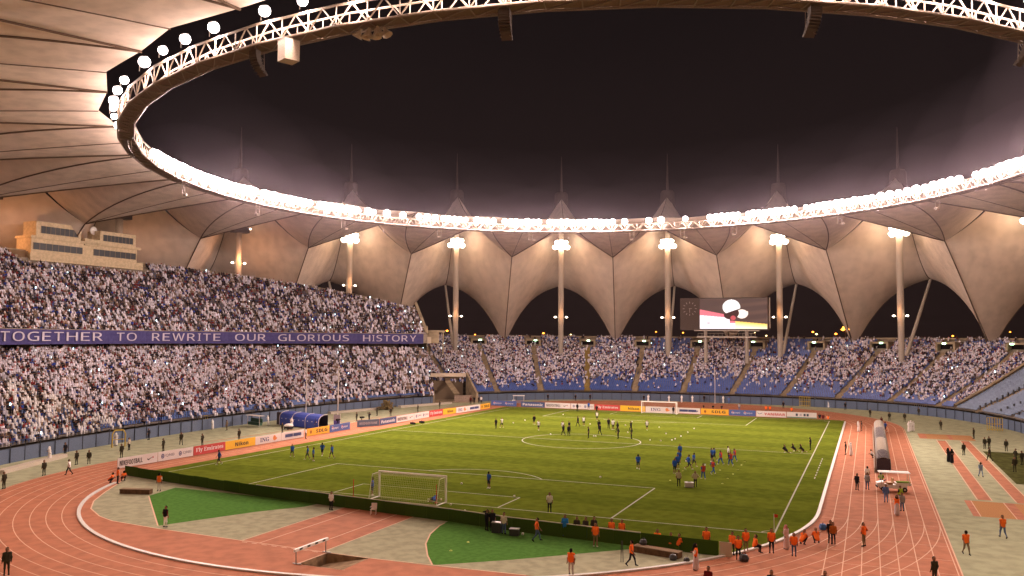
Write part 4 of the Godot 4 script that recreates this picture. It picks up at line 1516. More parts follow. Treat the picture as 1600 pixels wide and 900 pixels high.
# ------------------------------------------------------------------ video screen
func scoreboard() -> void:
	var o := thing("video_screen", "big video screen on two pale posts above the far stand", "screen", Vector3(4.9, 0, -108.2), -2.0)
	var steel: Material = mats["mast steel"]
	var case_m := paint("screen case", Color(0.14, 0.105, 0.09), 0.8, grain, 0.3)
	part("case", box_mesh(Vector3(23.8, 8.9, 1.6), Vector3(0, 22.9, -0.9)), case_m, o)
	# the picture that the screen shows: a pale flash below, a white-wrapped head, warm light to the right
	var w := 210
	var h := 96
	var im := Image.create(w, h, false, Image.FORMAT_RGB8)
	for y in h:
		for x in w:
			var u := float(x) / w
			var v := float(y) / h
			var c := Color(0.30, 0.21, 0.19).lerp(Color(0.42, 0.3, 0.25), clampf(sin(v * 22.0 + u * 5.0) * 0.4 + 0.2, 0, 1) * u)
			var slope := 0.34 + 0.45 * u if u < 0.45 else 0.72 + (u - 0.45) * 0.2
			if v > slope:
				c = Color(0.95, 0.45, 0.5)
				if v > slope + 0.19 - 0.25 * u: c = Color(1.0, 0.94, 0.96)
				if u > 0.53: c = Color(1.0, 0.8, 0.35).lerp(Color(1.0, 0.98, 0.85), clampf((v - slope) * 6.0, 0, 1))
			var cloth := Vector2((u - 0.475) * 1.9, v - 0.27).length() < 0.25
			var brow := v > 0.47 - (u - 0.4) * 0.75
			if cloth and not brow: c = Color(1, 0.99, 0.98)
			if Vector2((u - 0.63) * 1.7, v - 0.5).length() < 0.15 or (absf(u - 0.66) < 0.06 and absf(v - 0.47) < 0.06): c = Color(1.0, 0.94, 0.88)
			var face := Vector2((u - 0.475) * 1.35 + (v - 0.5) * 0.15, (v - 0.5) * 0.85).length() < 0.15
			if face and brow: c = Color(0.22, 0.085, 0.08)
			if Vector2((u - 0.5) * 2.0, v - 0.63).length() < 0.08: c = Color(0.75, 0.3, 0.32)
			if Vector2((u - 0.13) * 1.2, v - 0.8).length() < 0.035: c = Color(0.8, 0.76, 0.78)
			im.set_pixel(x, y, c)
	var m := StandardMaterial3D.new()
	m.resource_name = "screen picture"
	m.albedo_color = Color(0.02, 0.02, 0.02)
	m.roughness = 0.6
	m.emission_enabled = true
	m.emission_operator = BaseMaterial3D.EMISSION_OP_MULTIPLY
	m.emission = Color.WHITE
	m.emission_texture = ImageTexture.create_from_image(im)
	m.emission_energy_multiplier = 1.25
	var q := QuadMesh.new()
	q.size = Vector2(18.0, 8.2)
	part("screen", q, m, o, Vector3(2.6, 22.9, -0.07))
	# clock face on the dark left panel
	var st := begin()
	for i in 12:
		var a := TAU * i / 12.0
		box(st, Vector3(-9.2 + cos(a) * 1.7, 24.4 + sin(a) * 1.7, -0.06), Vector3(0.5, 0.16, 0.06), Basis(Vector3.BACK, a))
	part("clock_marks", done(st), paint("clock grey", Color(0.32, 0.27, 0.25), 0.6), o)
	part("clock_hand", box_mesh(Vector3(0.9, 0.12, 0.06), Vector3(-9.0, 24.4, -0.05)), mats["clock grey"], o)
	part("clock_hand", box_mesh(Vector3(0.12, 1.2, 0.06), Vector3(-9.2, 23.9, -0.05)), mats["clock grey"], o)
	for x in [-5.0, 6.1]:
		part("post", bar(Vector3(x, 9.5, -0.9), Vector3(x, 18.5, -0.9), 0.5, 10), steel, o)
	part("service_beam", box_mesh(Vector3(16.0, 0.45, 1.4), Vector3(0.8, 16.6, -0.6)), steel, o)
	part("base_beam", box_mesh(Vector3(17.5, 0.3, 1.2), Vector3(0.8, 18.35, -0.5)), steel, o)
	for i in 15:
		part("baluster", bar(Vector3(-6.9 + i * 1.1, 16.8, 0), Vector3(-6.9 + i * 1.1, 17.6, 0), 0.05, 4), steel, o)
	part("handrail", bar(Vector3(-6.9, 17.6, 0), Vector3(8.5, 17.6, 0), 0.05, 4), steel, o)
	part("side_pipe", bar(Vector3(12.3, 19.0, 0), Vector3(12.3, 27.2, 0), 0.15, 6), steel, o)

# ------------------------------------------------------------------ press box on the upper tier
func press_box() -> void:
	var th := -87.7
	var o := thing("press_box", "cream two storey press box with dark window bands atop the left tier", "building", pol(th, 112.5, 30.6), -th)
	o.scale = Vector3(0.86, 1.0, 1.0)
	var wall := paint("press box wall", Color(0.72, 0.58, 0.38), 0.85, weave, 0.2)
	var glass := paint("dark window glass", Color(0.03, 0.035, 0.04), 0.55)
	var mullion := paint("window mullion", Color(0.2, 0.15, 0.1), 0.7)
	var off := Vector3.ZERO
	part("base_slab", box_mesh(Vector3(31.0, 1.5, 5.0), Vector3(0, 0.6, 0)), wall, o)
	part("lower_storey", box_mesh(Vector3(29.0, 3.2, 4.4), Vector3(-0.3, 2.9, -0.4)), wall, o)
	part("parapet", box_mesh(Vector3(30.2, 0.5, 4.8), Vector3(0.0, 4.55, -0.3)), wall, o)
	part("parapet", box_mesh(Vector3(4.6, 1.4, 4.6), Vector3(1.0, 4.7, -0.2)), wall, o)
	part("upper_block", box_mesh(Vector3(11.6, 3.6, 4.0), Vector3(-7.6, 6.0, -0.6)), wall, o)
	part("upper_block", box_mesh(Vector3(10.6, 3.3, 4.0), Vector3(8.8, 5.9, -0.6)), wall, o)
	for b in [[-7.4, 6.2, 9.6, 1.45, 1.42], [8.8, 6.1, 8.8, 1.35, 1.42], [-8.0, 2.75, 12.6, 1.35, 1.82], [7.6, 2.75, 12.4, 1.35, 1.82]]:
		var n := 8
		for i in n:
			var x: float = b[0] - b[2] / 2 + b[2] * (i + 0.5) / n
			part("window", box_mesh(Vector3(b[2] / n - 0.12, b[3], 0.08), Vector3(x, b[1], b[4])), glass, o)
		for i in n + 1:
			var x: float = b[0] - b[2] / 2 + b[2] * i / n
			part("mullion", box_mesh(Vector3(0.12, b[3], 0.12), Vector3(x, b[1], b[4])), mullion, o)
	part("satellite_dish", bar(Vector3(3.2, 7.6, -0.5), Vector3(3.2, 7.6, -0.35), 0.95, 14), paint("dish white", Color(0.75, 0.72, 0.68), 0.5), o)
	part("dish_post", bar(Vector3(3.2, 5.0, -0.6), Vector3(3.2, 7.6, -0.6), 0.1, 6), wall, o)
	part("vent", box_mesh(Vector3(1.1, 1.2, 1.1), Vector3(-4.8, 8.3, -0.6)), mullion, o)
	part("stair_wall", box_mesh(Vector3(4.5, 1.4, 4.0), Vector3(-17.4, 0.9, -0.5)), paint("brown wall", Color(0.22, 0.14, 0.08), 0.9), o)

# ------------------------------------------------------------------ banner on the upper tier
func banner() -> void:
	var o := thing("banner", "long purple banner with white capitals along the upper tier's front", "banner", pol(-90, 89.5, 15.5))
	var purple := paint("banner purple", Color(0.085, 0.075, 0.21), 0.85, weave, 0.2)
	part("cloth", ring_wall(-136.5, -44.9, func(a): return 89.47 + 0.06 * sin(a * 3.0) + 0.03 * sin(a * 7.3), 14.3, 16.75, 0.05, 1.0), purple, o, -o.position)
	var chalk := paint("banner lettering", Color(0.55, 0.5, 0.58), 0.8)
	# each word lies between two bearings, letters spread evenly along the curve
	for e in [["TOGETHER", -BEAR[0], -BEAR[1]], ["TO", -BEAR[2], -BEAR[3]], ["REWRITE", -BEAR[4], -BEAR[5]], ["OUR", -BEAR[6], -BEAR[7]], ["GLORIOUS", -BEAR[8], -BEAR[9]], ["HISTORY", -BEAR[10], -BEAR[11]]]:
		var s: String = e[0]
		var total := 0.0
		var ws := []
		for ch in s:
			var wd: float = {"I": 0.35, "T": 0.9, "E": 0.85, "R": 0.95, "W": 1.45, "O": 1.15, "G": 1.12, "H": 1.08, "U": 1.0, "L": 0.8, "S": 0.85, "Y": 0.95}.get(ch, 1.0)
			ws.append(wd)
			total += wd + 0.3
		total -= 0.3
		var run := 0.0
		for i in s.length():
			var th := lerpf(e[1], e[2], (run + ws[i] / 2) / total)
			var width: float = ws[i] / total * deg_to_rad(absf(e[2] - e[1])) * 89.4
			var t := lettering(s[i], "Droid Sans", false)
			var bb := t.get_aabb()
			var m := part("letter", t, chalk, o)
			var sc := Vector3(width / bb.size.x, 1.5 / bb.size.y, 0.8)
			var c := bb.get_center()
			var bs := Basis(Vector3.UP, deg_to_rad(-th))
			m.transform = Transform3D(bs.scaled_local(sc), pol(th, 89.32, 15.62) - o.position - bs * Vector3(c.x * sc.x, c.y * sc.y, 0))
			run += ws[i] + 0.3

# ------------------------------------------------------------------ tunnel in the corner between the stands
func corner_tunnel() -> void:
	var th := -40.4
	var o := thing("corner_tunnel", "tan ramp tunnel with pale lintel between left and far stands", "tunnel", pol(th, 84.0, 0), -th)
	var tan: Material = mats["tan plaster"]
	part("lintel", box_mesh(Vector3(9.6, 0.9, 1.2), Vector3(0.2, 6.3, -9.4)), paint("pale lintel", Color(0.66, 0.55, 0.42), 0.9), o)
	part("back_opening", box_mesh(Vector3(8.6, 6.0, 0.4), Vector3(0.2, 3.0, -9.9)), paint("tunnel shade", Color(0.2, 0.15, 0.1), 0.9), o)
	for s in [-1.0, 1.0]:
		var st := begin()
		for k in 2:
			var x: float = (5.2 + 0.5 * k) * s
			quad(st, Vector3(x, 0, 1), Vector3(x, 2.2, 1), Vector3(x, 6.8, -9.6), Vector3(x, 0, -9.6))
		quad(st, Vector3(5.2 * s, 2.2, 1), Vector3(5.7 * s, 2.2, 1), Vector3(5.7 * s, 6.8, -9.6), Vector3(5.2 * s, 6.8, -9.6))
		quad(st, Vector3(5.2 * s, 0, 1), Vector3(5.7 * s, 0, 1), Vector3(5.7 * s, 2.2, 1), Vector3(5.2 * s, 2.2, 1))
		part("side_wall", done(st), tan, o)
	part("floor", box_mesh(Vector3(10.4, 0.06, 12.0), Vector3(0, 0.03, -4.0)), tan, o)
	part("block_wall", box_mesh(Vector3(4.6, 1.6, 0.4), Vector3(2.4, 0.8, -1.0)), paint("speckled wall", Color(0.5, 0.38, 0.3), 0.9, blotch, 1.0), o)

# ------------------------------------------------------------------ advertising boards
# kinds of board: [ground colour, label words]
func board(kind: String, a: Vector2, b: Vector2, where: String) -> void:
	var white := paint("board white", Color(0.74, 0.7, 0.68), 0.6)
	var grounds := {
		"tick": white, "rings": white, "fly": paint("board red", Color(0.55, 0.05, 0.045), 0.6), "yellow": paint("board yellow", Color(0.85, 0.5, 0.02), 0.6),
		"lion": white, "script": white, "gold": paint("board gold", Color(0.85, 0.45, 0.03), 0.6), "cola": paint("board blue", Color(0.07, 0.12, 0.36), 0.6),
		"navy": paint("board navy", Color(0.05, 0.085, 0.22), 0.6), "slate": paint("board slate", Color(0.09, 0.12, 0.2), 0.6), "motor": white, "clock": white,
	}
	var says := {
		"tick": "white board with black capitals and a tick mark", "rings": "white board with two round emblems", "fly": "red board with white lettering",
		"yellow": "yellow board with black lettering", "lion": "white board with navy capitals and orange mark", "script": "white board with a line of blue script",
		"gold": "golden board with heavy black capitals", "cola": "blue board with two round emblems", "navy": "navy advertising board with bold white lettering",
		"slate": "slate blue advertising board with grey capitals", "motor": "white advertising board with red capitals", "clock": "white board with dark square digits",
	}
	var d := b - a
	var w := d.length()
	var o := thing("advertising_board", "%s %s" % [says[kind], where], "advertising board", Vector3((a.x + b.x) / 2, 0.02, (a.y + b.y) / 2), -rad_to_deg(atan2(d.y, d.x)))
	o.scale.y = 1.16
	part("panel", box_mesh(Vector3(w - 0.04, 1.02, 0.06), Vector3(0, 0.55, -0.03)), grounds[kind], o)
	var foot := paint("board stand", Color(0.1, 0.1, 0.1), 0.6)
	for x in [-w * 0.35, w * 0.35]:
		part("stand", box_mesh(Vector3(0.06, 0.9, 0.5), Vector3(0, 0.45, -0.3)), foot, o, Vector3(x, 0, 0))
	var ink := paint("black ink", Color(0.02, 0.02, 0.022), 0.7)
	var chalk := paint("white ink", Color(0.78, 0.76, 0.76), 0.7)
	var navy := paint("navy ink", Color(0.05, 0.07, 0.2), 0.7)
	var red := paint("red ink", Color(0.5, 0.03, 0.03), 0.7)
	var z := 0.012
	match kind:
		"tick":
			words(o, "lettering", "NIKEFOOTBALL", Vector3(-w * 0.17, 0.53, z), w * 0.56, 0.5, ink)
			var pts := PackedVector2Array([Vector2(-0.6, 0.1), Vector2(-0.52, -0.1), Vector2(-0.3, -0.2), Vector2(0.7, 0.22), Vector2(-0.2, -0.04), Vector2(-0.42, -0.04)])
			for i in pts.size(): pts[i] *= Vector2(w * 0.13, 0.9)
			var st := begin()
			var idx := Geometry2D.triangulate_polygon(pts)
			for q in idx: st.add_vertex(Vector3(pts[q].x, pts[q].y, 0))
			part("tick_mark", done(st), ink, o, Vector3(w * 0.3, 0.55, 0.02))
			part("red_flash", box_mesh(Vector3(w * 0.03, 0.12, 0.02)), red, o, Vector3(w * 0.38, 0.62, 0.012))
		"rings":
			for x in [-w * 0.37, w * 0.12]:
				var st := begin()
				for i in 8:
					var t := TAU * i / 8.0
					box(st, Vector3(cos(t) * 0.2, sin(t) * 0.2, 0), Vector3(0.15, 0.1, 0.02), Basis(Vector3.BACK, t + 1.57))
				box(st, Vector3.ZERO, Vector3(0.16, 0.16, 0.02))
				part("emblem", done(st), paint("emblem blue", Color(0.07, 0.08, 0.22), 0.7), o, Vector3(x, 0.55, z))
				words(o, "lettering", "QNB", Vector3(x + w * 0.2, 0.55, z), w * 0.24, 0.36, paint("grey ink", Color(0.2, 0.19, 0.24), 0.7), "Droid Sans", false)
		"fly": words(o, "lettering", "Fly Emirates", Vector3(0, 0.55, z), w * 0.86, 0.6, chalk, "Droid Serif")
		"yellow": words(o, "lettering", "Nikon", Vector3(0.2, 0.55, z), w * 0.44, 0.48, ink)
		"lion":
			words(o, "lettering", "ING", Vector3(-w * 0.16, 0.55, z), w * 0.34, 0.52, navy, "Droid Serif")
			var st := begin()
			lathe(st, [Vector2(0, 0.01), Vector2(0.3, 0.008), Vector2(0.34, 0.0)], 9, Vector3.ZERO, Basis(Vector3.RIGHT, PI / 2))
			box(st, Vector3(0.34, -0.14, 0), Vector3(0.5, 0.2, 0.012), Basis(Vector3.BACK, 0.4))
			part("orange_mark", done(st), paint("orange ink", Color(0.75, 0.25, 0.06), 0.7), o, Vector3(w * 0.22, 0.58, z))
		"script":
			words(o, "lettering", "الفيصلي السعودي", Vector3(0, 0.56, z), w * 0.7, 0.42, navy)
			if o.get_child_count() < 4 or true:
				var st := begin()
				var r := RandomNumberGenerator.new()
				r.seed = 5
				var x := -w * 0.36
				while x < w * 0.36:
					var l := r.randf_range(0.18, 0.5)
					box(st, Vector3(x + l / 2, 0.45, 0), Vector3(l, 0.07, 0.012))
					if r.randf() < 0.6: box(st, Vector3(x + l * 0.8, 0.6, 0), Vector3(0.07, r.randf_range(0.2, 0.4), 0.012))
					if r.randf() < 0.5: box(st, Vector3(x + l * 0.4, 0.33 if r.randf() < 0.5 else 0.68, 0), Vector3(0.08, 0.07, 0.012))
					if r.randf() < 0.4: box(st, Vector3(x + l * 0.5, 0.52, 0), Vector3(0.26, 0.07, 0.012), Basis(Vector3.BACK, 0.7))
					x += l + 0.12
				part("script_strokes", done(st), navy, o, Vector3(0, 0, 0.02))
		"gold":
			words(o, "lettering", "SDLG", Vector3(w * 0.14, 0.55, z), w * 0.5, 0.46, ink)
			part("emblem", bar(Vector3(0, 0, -0.01), Vector3(0, 0, 0.01), 0.26, 6), paint("emblem brown", Color(0.3, 0.1, 0.02), 0.7), o, Vector3(-w * 0.34, 0.55, z))
		"cola":
			for x in [-w * 0.36, w * 0.1]:
				var dot := bar(Vector3(0, 0, -0.008), Vector3(0, 0, 0.008), 0.26, 14)
				part("globe", dot, chalk, o, Vector3(x, 0.55, z))
				part("globe_top", box_mesh(Vector3(0.36, 0.16, 0.02)), red, o, Vector3(x, 0.68, z + 0.004)).rotation.z = 0.3
				part("globe_base", box_mesh(Vector3(0.34, 0.14, 0.02)), paint("globe blue", Color(0.05, 0.12, 0.45), 0.7), o, Vector3(x, 0.43, z + 0.004)).rotation.z = 0.3
				words(o, "lettering", "pepsi", Vector3(x + w * 0.17, 0.53, z), w * 0.2, 0.36, chalk, "Droid Sans", false)
		"navy": words(o, "lettering", "Panasonic", Vector3(0, 0.55, z), w * 0.84, 0.5, chalk)
		"slate": words(o, "lettering", "BRIDGESTONE", Vector3(0, 0.52, z), w * 0.8, 0.36, paint("grey chalk", Color(0.42, 0.42, 0.46), 0.7))
		"motor":
			words(o, "lettering", "YANMAR", Vector3(w * 0.12, 0.52, z), w * 0.7, 0.42, red)
			for s in [-1.0, 1.0]:
				part("wing_mark", box_mesh(Vector3(0.5, 0.08, 0.02)), navy, o, Vector3(-w * 0.38 + 0.24 * s, 0.6, z)).rotation.z = 0.4 * s
		"clock":
			for i in 4:
				part("digit", box_mesh(Vector3(w * 0.07, 0.42, 0.02)), paint("digit navy", Color(0.05, 0.07, 0.12), 0.7) if i != 1 else paint("digit pale", Color(0.5, 0.45, 0.5), 0.7), o, Vector3(w * ([-0.16, -0.03, 0.1, 0.2][i]), 0.62, z))
			part("green_base", box_mesh(Vector3(w - 0.1, 0.14, 0.02)), paint("base green", Color(0.02, 0.2, 0.12), 0.7), o, Vector3(0, 0.14, z))

func boards() -> void:
	var row := [["tick", 50.8, 44.7], ["rings", 44.65, 38.65], ["fly", 38.6, 32.65], ["yellow", 32.6, 26.45], ["lion", 26.4, 20.55], ["script", 20.5, 15.0], ["gold", 14.2, 8.15], ["cola", 8.1, 2.2]]
	for r in row:
		board(r[0], Vector2(-41.0, r[1]), Vector2(-41.0, r[2]), "in the near left row")
	var second := [["slate", Vector2(-41.6, -0.9), Vector2(-39.6, -5.0)], ["navy", Vector2(-39.55, -5.1), Vector2(-39.5, -10.7)], ["tick", Vector2(-39.5, -10.8), Vector2(-39.5, -17.3)], ["rings", Vector2(-39.5, -17.4), Vector2(-39.5, -23.3)], ["fly", Vector2(-39.5, -23.4), Vector2(-39.2, -28.6)], ["yellow", Vector2(-39.2, -28.7), Vector2(-38.6, -33.4)], ["lion", Vector2(-38.6, -33.5), Vector2(-38.1, -38.0)], ["script", Vector2(-38.1, -38.1), Vector2(-37.8, -43.6)], ["gold", Vector2(-37.8, -43.7), Vector2(-37.7, -48.6)]]
	for r in second: board(r[0], r[1], r[2], "in the left row past the dugout")
	var far := [["cola", -40.6, -34.1], ["navy", -33.0, -27.1], ["tick", -27.0, -20.9], ["rings", -20.8, -15.3], ["fly", -15.2, -9.4], ["yellow", -9.3, -3.7], ["lion", -3.6, 2.9], ["script", 3.0, 8.2], ["gold", 8.3, 14.1], ["cola", 14.2, 19.6], ["motor", 19.7, 25.6], ["clock", 25.7, 31.5]]
	for r in far:
		var x: float = r[1]
		board(r[0], Vector2(r[1], -55.5), Vector2(r[2], -55.5), ("at the left end of the far row" if x < -34.0 else "in the far row behind the goal"))

# ------------------------------------------------------------------ things on and around the pitch
func goal(label: String, z: float, out: float) -> void:
	var o := thing("football_goal", label, "goal", Vector3(0, 0.02, z))
	var white := paint("goal white", Color(0.93, 0.92, 0.88), 0.45)
	for x in [-3.72, 3.72]:
		part("post", bar(Vector3(x, 0, 0), Vector3(x, 2.5, 0), 0.1, 8), white, o)
		part("side_rail", bar(Vector3(x, 0.06, 0), Vector3(x, 0.06, 1.9 * out), 0.06, 6), white, o)
		part("stay", bar(Vector3(x, 2.46, 0), Vector3(x, 2.42, 1.3 * out), 0.025, 5), white, o)
		part("back_stay", bar(Vector3(x, 2.42, 1.3 * out), Vector3(x, 0.06, 1.9 * out), 0.025, 5), white, o)
	part("crossbar", bar(Vector3(-3.795, 2.5, 0), Vector3(3.795, 2.5, 0), 0.1, 8), white, o)
	part("back_rail", bar(Vector3(-3.72, 0.06, 1.9 * out), Vector3(3.72, 0.06, 1.9 * out), 0.06, 6), white, o)
	var net := begin()
	var cord := 0.005
	var rib := func(p: Vector3, q: Vector3) -> void: tube(net, p, q, cord, cord, 3, false)
	for i in 38:
		var x := -3.7 + i * 0.2
		rib.call(Vector3(x, 2.46, 0), Vector3(x, 2.40, 1.3 * out))
		rib.call(Vector3(x, 2.40, 1.3 * out), Vector3(x, 0.08, 1.9 * out))
	for i in 13:
		var t := i / 12.0
		rib.call(Vector3(-3.7, lerpf(2.4, 0.08, t), lerpf(1.3, 1.9, t) * out), Vector3(3.7, lerpf(2.4, 0.08, t), lerpf(1.3, 1.9, t) * out))
		for x in [-3.7, 3.7]: rib.call(Vector3(x, lerpf(2.44, 0.08, t), 0), Vector3(x, lerpf(2.4, 0.08, t), lerpf(1.3, 1.9, t) * out))
	for i in 8:
		for x in [-3.7, 3.7]: rib.call(Vector3(x, 2.44, i * 0.19 * out), Vector3(x, 0.08, i * 0.25 * out))
		rib.call(Vector3(-3.7, 2.44, i * 0.18 * out), Vector3(3.7, 2.44, i * 0.18 * out))
	part("net", done(net), paint("net cord", Color(0.55, 0.52, 0.46), 0.8), o)

func pitch_furniture() -> void:
	goal("white goal with net nearest the viewer, behind the green screen", 52.5, 1.0)
	goal("small far white goal in front of the far advertising boards", -52.5, -1.0)
	# long green screen of upright panels behind the near goal line
	var line := [Vector2(-36.6, 53.7), Vector2(-15.0, 57.3), Vector2(7.7, 59.6), Vector2(14.1, 60.6), Vector2(25.1, 61.4), Vector2(31.0, 61.6)]
	var o := thing("green_screen", "long low dark green screen behind the near goal line", "screen fence", Vector3(0, 0, 58))
	var leaf := paint("screen green", Color(0.07, 0.14, 0.02), 0.95, grain, 0.9)
	var leaf2 := paint("screen green b", Color(0.08, 0.155, 0.024), 0.95, grain, 0.9)
	var rail := paint("screen rail", Color(0.6, 0.6, 0.5), 0.6)
	for i in line.size() - 1:
		var a: Vector2 = line[i]
		var b: Vector2 = line[i + 1]
		var n := int(a.distance_to(b) / 2.2)
		for k in n:
			var p := a.lerp(b, float(k) / n)
			var q := a.lerp(b, float(k + 1) / n)
			var d := q - p
			var h := rng.randf_range(1.02, 1.08)
			var m := part("panel", box_mesh(Vector3(1, 1, 0.06)), leaf if (i + k) % 3 else leaf2, o)
			m.transform = Transform3D(Basis(Vector3.UP, -atan2(d.y, d.x)).scaled_local(Vector3(d.length() - 0.03, h, 1)), Vector3((p.x + q.x) / 2, h / 2 + 0.02, (p.y + q.y) / 2) - o.position)
			if i >= 1 and i < 4:
				part("rail", bar(Vector3(p.x, 1.1, p.y) - o.position, Vector3(q.x, 1.1, q.y) - o.position, 0.05, 4), rail, o)
	part("end_panel", box_mesh(Vector3(0.9, 1.05, 0.07)), paint("pale end panel", Color(0.5, 0.45, 0.34), 0.8), o, Vector3(31.5, 0.54, 3.62))
	# corner flags and red training poles
	var red := paint("flag red", Color(0.6, 0.06, 0.03), 0.8)
	var pole := paint("pole white", Color(0.7, 0.68, 0.6), 0.5)
	var c := thing("corner_flag", "red corner flag on its post at the near right corner", "corner flag", Vector3(34, 0.02, 52.5))
	part("post", bar(Vector3.ZERO, Vector3(0, 1.6, 0), 0.03, 6), pole, c)
	part("flag", box_mesh(Vector3(0.3, 0.24, 0.015), Vector3(0.15, 1.45, 0)), red, c)
	for e in [[Vector2(-5.94, 53.74), "left of the near goal"], [Vector2(2.97, 53.0), "at the right part of the near goal mouth"]]:
		var t := thing("training_pole", "thin red training pole standing %s" % e[1], "pole", Vector3(e[0].x, 0.02, e[0].y))
		part("pole", bar(Vector3.ZERO, Vector3(0, 1.75, 0), 0.04, 6), red, t)
		part("base", bar(Vector3.ZERO, Vector3(0, 0.06, 0), 0.16, 8), red, t)
	# balls and cones
	var bst := begin()
	lathe(bst, [Vector2(0, -0.115), Vector2(0.08, -0.08), Vector2(0.115, 0), Vector2(0.08, 0.08), Vector2(0, 0.115)], 8)
	var ball := done(bst)
	bst = begin()
	lathe(bst, [Vector2(0.12, 0), Vector2(0.06, 0.06), Vector2(0.05, 0.06), Vector2(0.04, 0.03)], 10)
	var cone := done(bst)
	var bm := paint("ball white", Color(0.85, 0.84, 0.8), 0.5)
	var cm := paint("cone lime", Color(0.6, 0.7, 0.15), 0.6)
	for b in [
		[13.0, 32.3, 1],
		[8.6, 47.1, 1],
		[19.4, 15.4, 1],
		[22.2, 17.7, 1],
		[20.6, 30.5, 0],
		[20.5, 23.0, 0],
		[26.3, 12.0, 0],
		[26.4, 19.1, 0],
		[26.4, 22.9, 0],
		[26.3, 26.4, 0],
		[26.3, 30.1, 0],
		[24.5, 20.5, 0],
		[26.3, 15.1, 0],
		[9.7, -4.9, 1],
		[11.4, -4.8, 1],
		[12.8, -6.4, 1],
		[12.9, -8.3, 1],
		[13.0, -12.3, 1],
		[12.9, -18.4, 1],
		[10.0, -14.8, 1],
		[3.7, -13.8, 1],
		[0.2, -5.9, 1],
		[0.5, -6.0, 1],
		[-7.0, -5.3, 1],
		[-17.2, -40.2, 1],
		[-6.2, -24.1, 1],
		[-0.5, -32.3, 1],
		[0.3, -24.8, 1],
		[6.6, -24.4, 1],
		[12.7, -25.1, 1],
		[-19.7, -25.3, 1],
		[-19.8, -19.8, 1],
		[0.6, 42.8, 1],
		[4.8, 53.5, 1],
		[7.3, 55.6, 1],
		[2.8, 51.7, 1],
		[12.5, 65.6, 0],
		[12.5, 68.5, 0],
		[15.5, 61.7, 1],
	]:
		if b[2] == 1: tag(part("football", ball, bm, self, Vector3(b[0], 0.15, b[1])), "white football lying on the grass or carpet", "ball", "footballs on the pitch")
		else: tag(part("marker_cone", cone, cm, self, Vector3(b[0], 0.03, b[1])), "small yellow green marker disc on the grass", "cone", "marker discs on the pitch")
	# silver case by the drill, equipment cases at the screen
	var k := thing("silver_case", "silver equipment case on the grass between two staff men", "case", Vector3(23.4, 0.03, 33.9), 15)
	part("body", box_mesh(Vector3(0.9, 0.4, 0.45), Vector3(0, 0.22, 0)), paint("case silver", Color(0.55, 0.55, 0.58), 0.35), k)
	part("lid", box_mesh(Vector3(0.94, 0.12, 0.49), Vector3(0, 0.48, 0)), paint("lid white", Color(0.75, 0.74, 0.74), 0.4), k)
	part("handle", box_mesh(Vector3(0.3, 0.04, 0.04), Vector3(0, 0.57, 0)), paint("dark iron", Color(0.02, 0.025, 0.035), 0.5), k)
	var dark_case := paint("flight case", Color(0.03, 0.03, 0.032), 0.5)
	for e in [[Vector2(13.2, 61.7), "left of the man in cream shirt", 0.8], [Vector2(14.9, 62.0), "right of the man in cream shirt", 0.5]]:
		var f := thing("flight_case", "dark equipment case on the carpet %s" % e[1], "case", Vector3(e[0].x, 0.03, e[0].y), 8)
		part("body", box_mesh(Vector3(0.75, e[2], 0.5), Vector3(0, e[2] / 2, 0)), dark_case, f)
		part("lid", box_mesh(Vector3(0.79, 0.06, 0.54), Vector3(0, e[2] + 0.03, 0)), paint("case edge", Color(0.35, 0.34, 0.33), 0.4), f)
	# low block walls used as seats
	for e in [[Vector2(26.8, 63.15), 3.6, -12.0, "low brown block wall with seated photographers", ], [Vector2(-26.6, 61.4), 3.1, 18.0, "low brown block wall behind the left carpet corner"]]:
		var wl := thing("block_wall", e[3], "low wall", Vector3(e[0].x, 0.02, e[0].y), e[2])
		var brown := paint("block brown", Color(0.2, 0.12, 0.07), 0.9, blotch, 0.6)
		part("wall", box_mesh(Vector3(e[1], 0.42, 0.7), Vector3(0, 0.21, 0)), brown, wl)
		part("coping", box_mesh(Vector3(e[1] + 0.06, 0.06, 0.76), Vector3(0, 0.45, 0)), paint("coping", Color(0.38, 0.28, 0.19), 0.9, grain, 0.8), wl)
	# chair, hurdle
	var ch := thing("plastic_chair", "white plastic chair behind the goal on the red runway", "chair", Vector3(0.3, 0.03, 59.9), 20)
	var pl := paint("chair plastic", Color(0.75, 0.68, 0.6), 0.5)
	part("seat", box_mesh(Vector3(0.5, 0.05, 0.48), Vector3(0, 0.44, 0)), pl, ch)
	var bk := part("backrest", box_mesh(Vector3(0.5, 0.5, 0.05), Vector3(0, 0.72, -0.24)), pl, ch)
	bk.rotation.x = -0.1
	for x in [-0.22, 0.22]:
		for z in [-0.2, 0.2]: part("leg", bar(Vector3(x, 0, z), Vector3(x, 0.43, z), 0.03, 5), pl, ch)
		part("armrest", box_mesh(Vector3(0.06, 0.04, 0.46), Vector3(x * 1.1, 0.66, 0)), pl, ch)
	var hu := thing("steeplechase_hurdle", "white steeplechase hurdle with black blocks at the pit", "hurdle", Vector3(4.35, 0.03, 74.5))
	part("beam", box_mesh(Vector3(0.16, 0.2, 3.9), Vector3(0, 0.95, 0)), paint("beam white", Color(0.82, 0.78, 0.72), 0.5), hu)
	for i in 4: part("black_block", box_mesh(Vector3(0.17, 0.14, 0.34), Vector3(0, 0.95, -1.4 + i * 0.9)), dark_case, hu)
	for z in [-1.75, 1.75]:
		part("leg", bar(Vector3(0, 0, z), Vector3(0, 0.9, z), 0.045, 6), paint("leg steel", Color(0.3, 0.28, 0.26), 0.4), hu)
		part("foot", box_mesh(Vector3(0.7, 0.05, 0.1), Vector3(0.1, 0.03, z)), mats["leg steel"], hu)
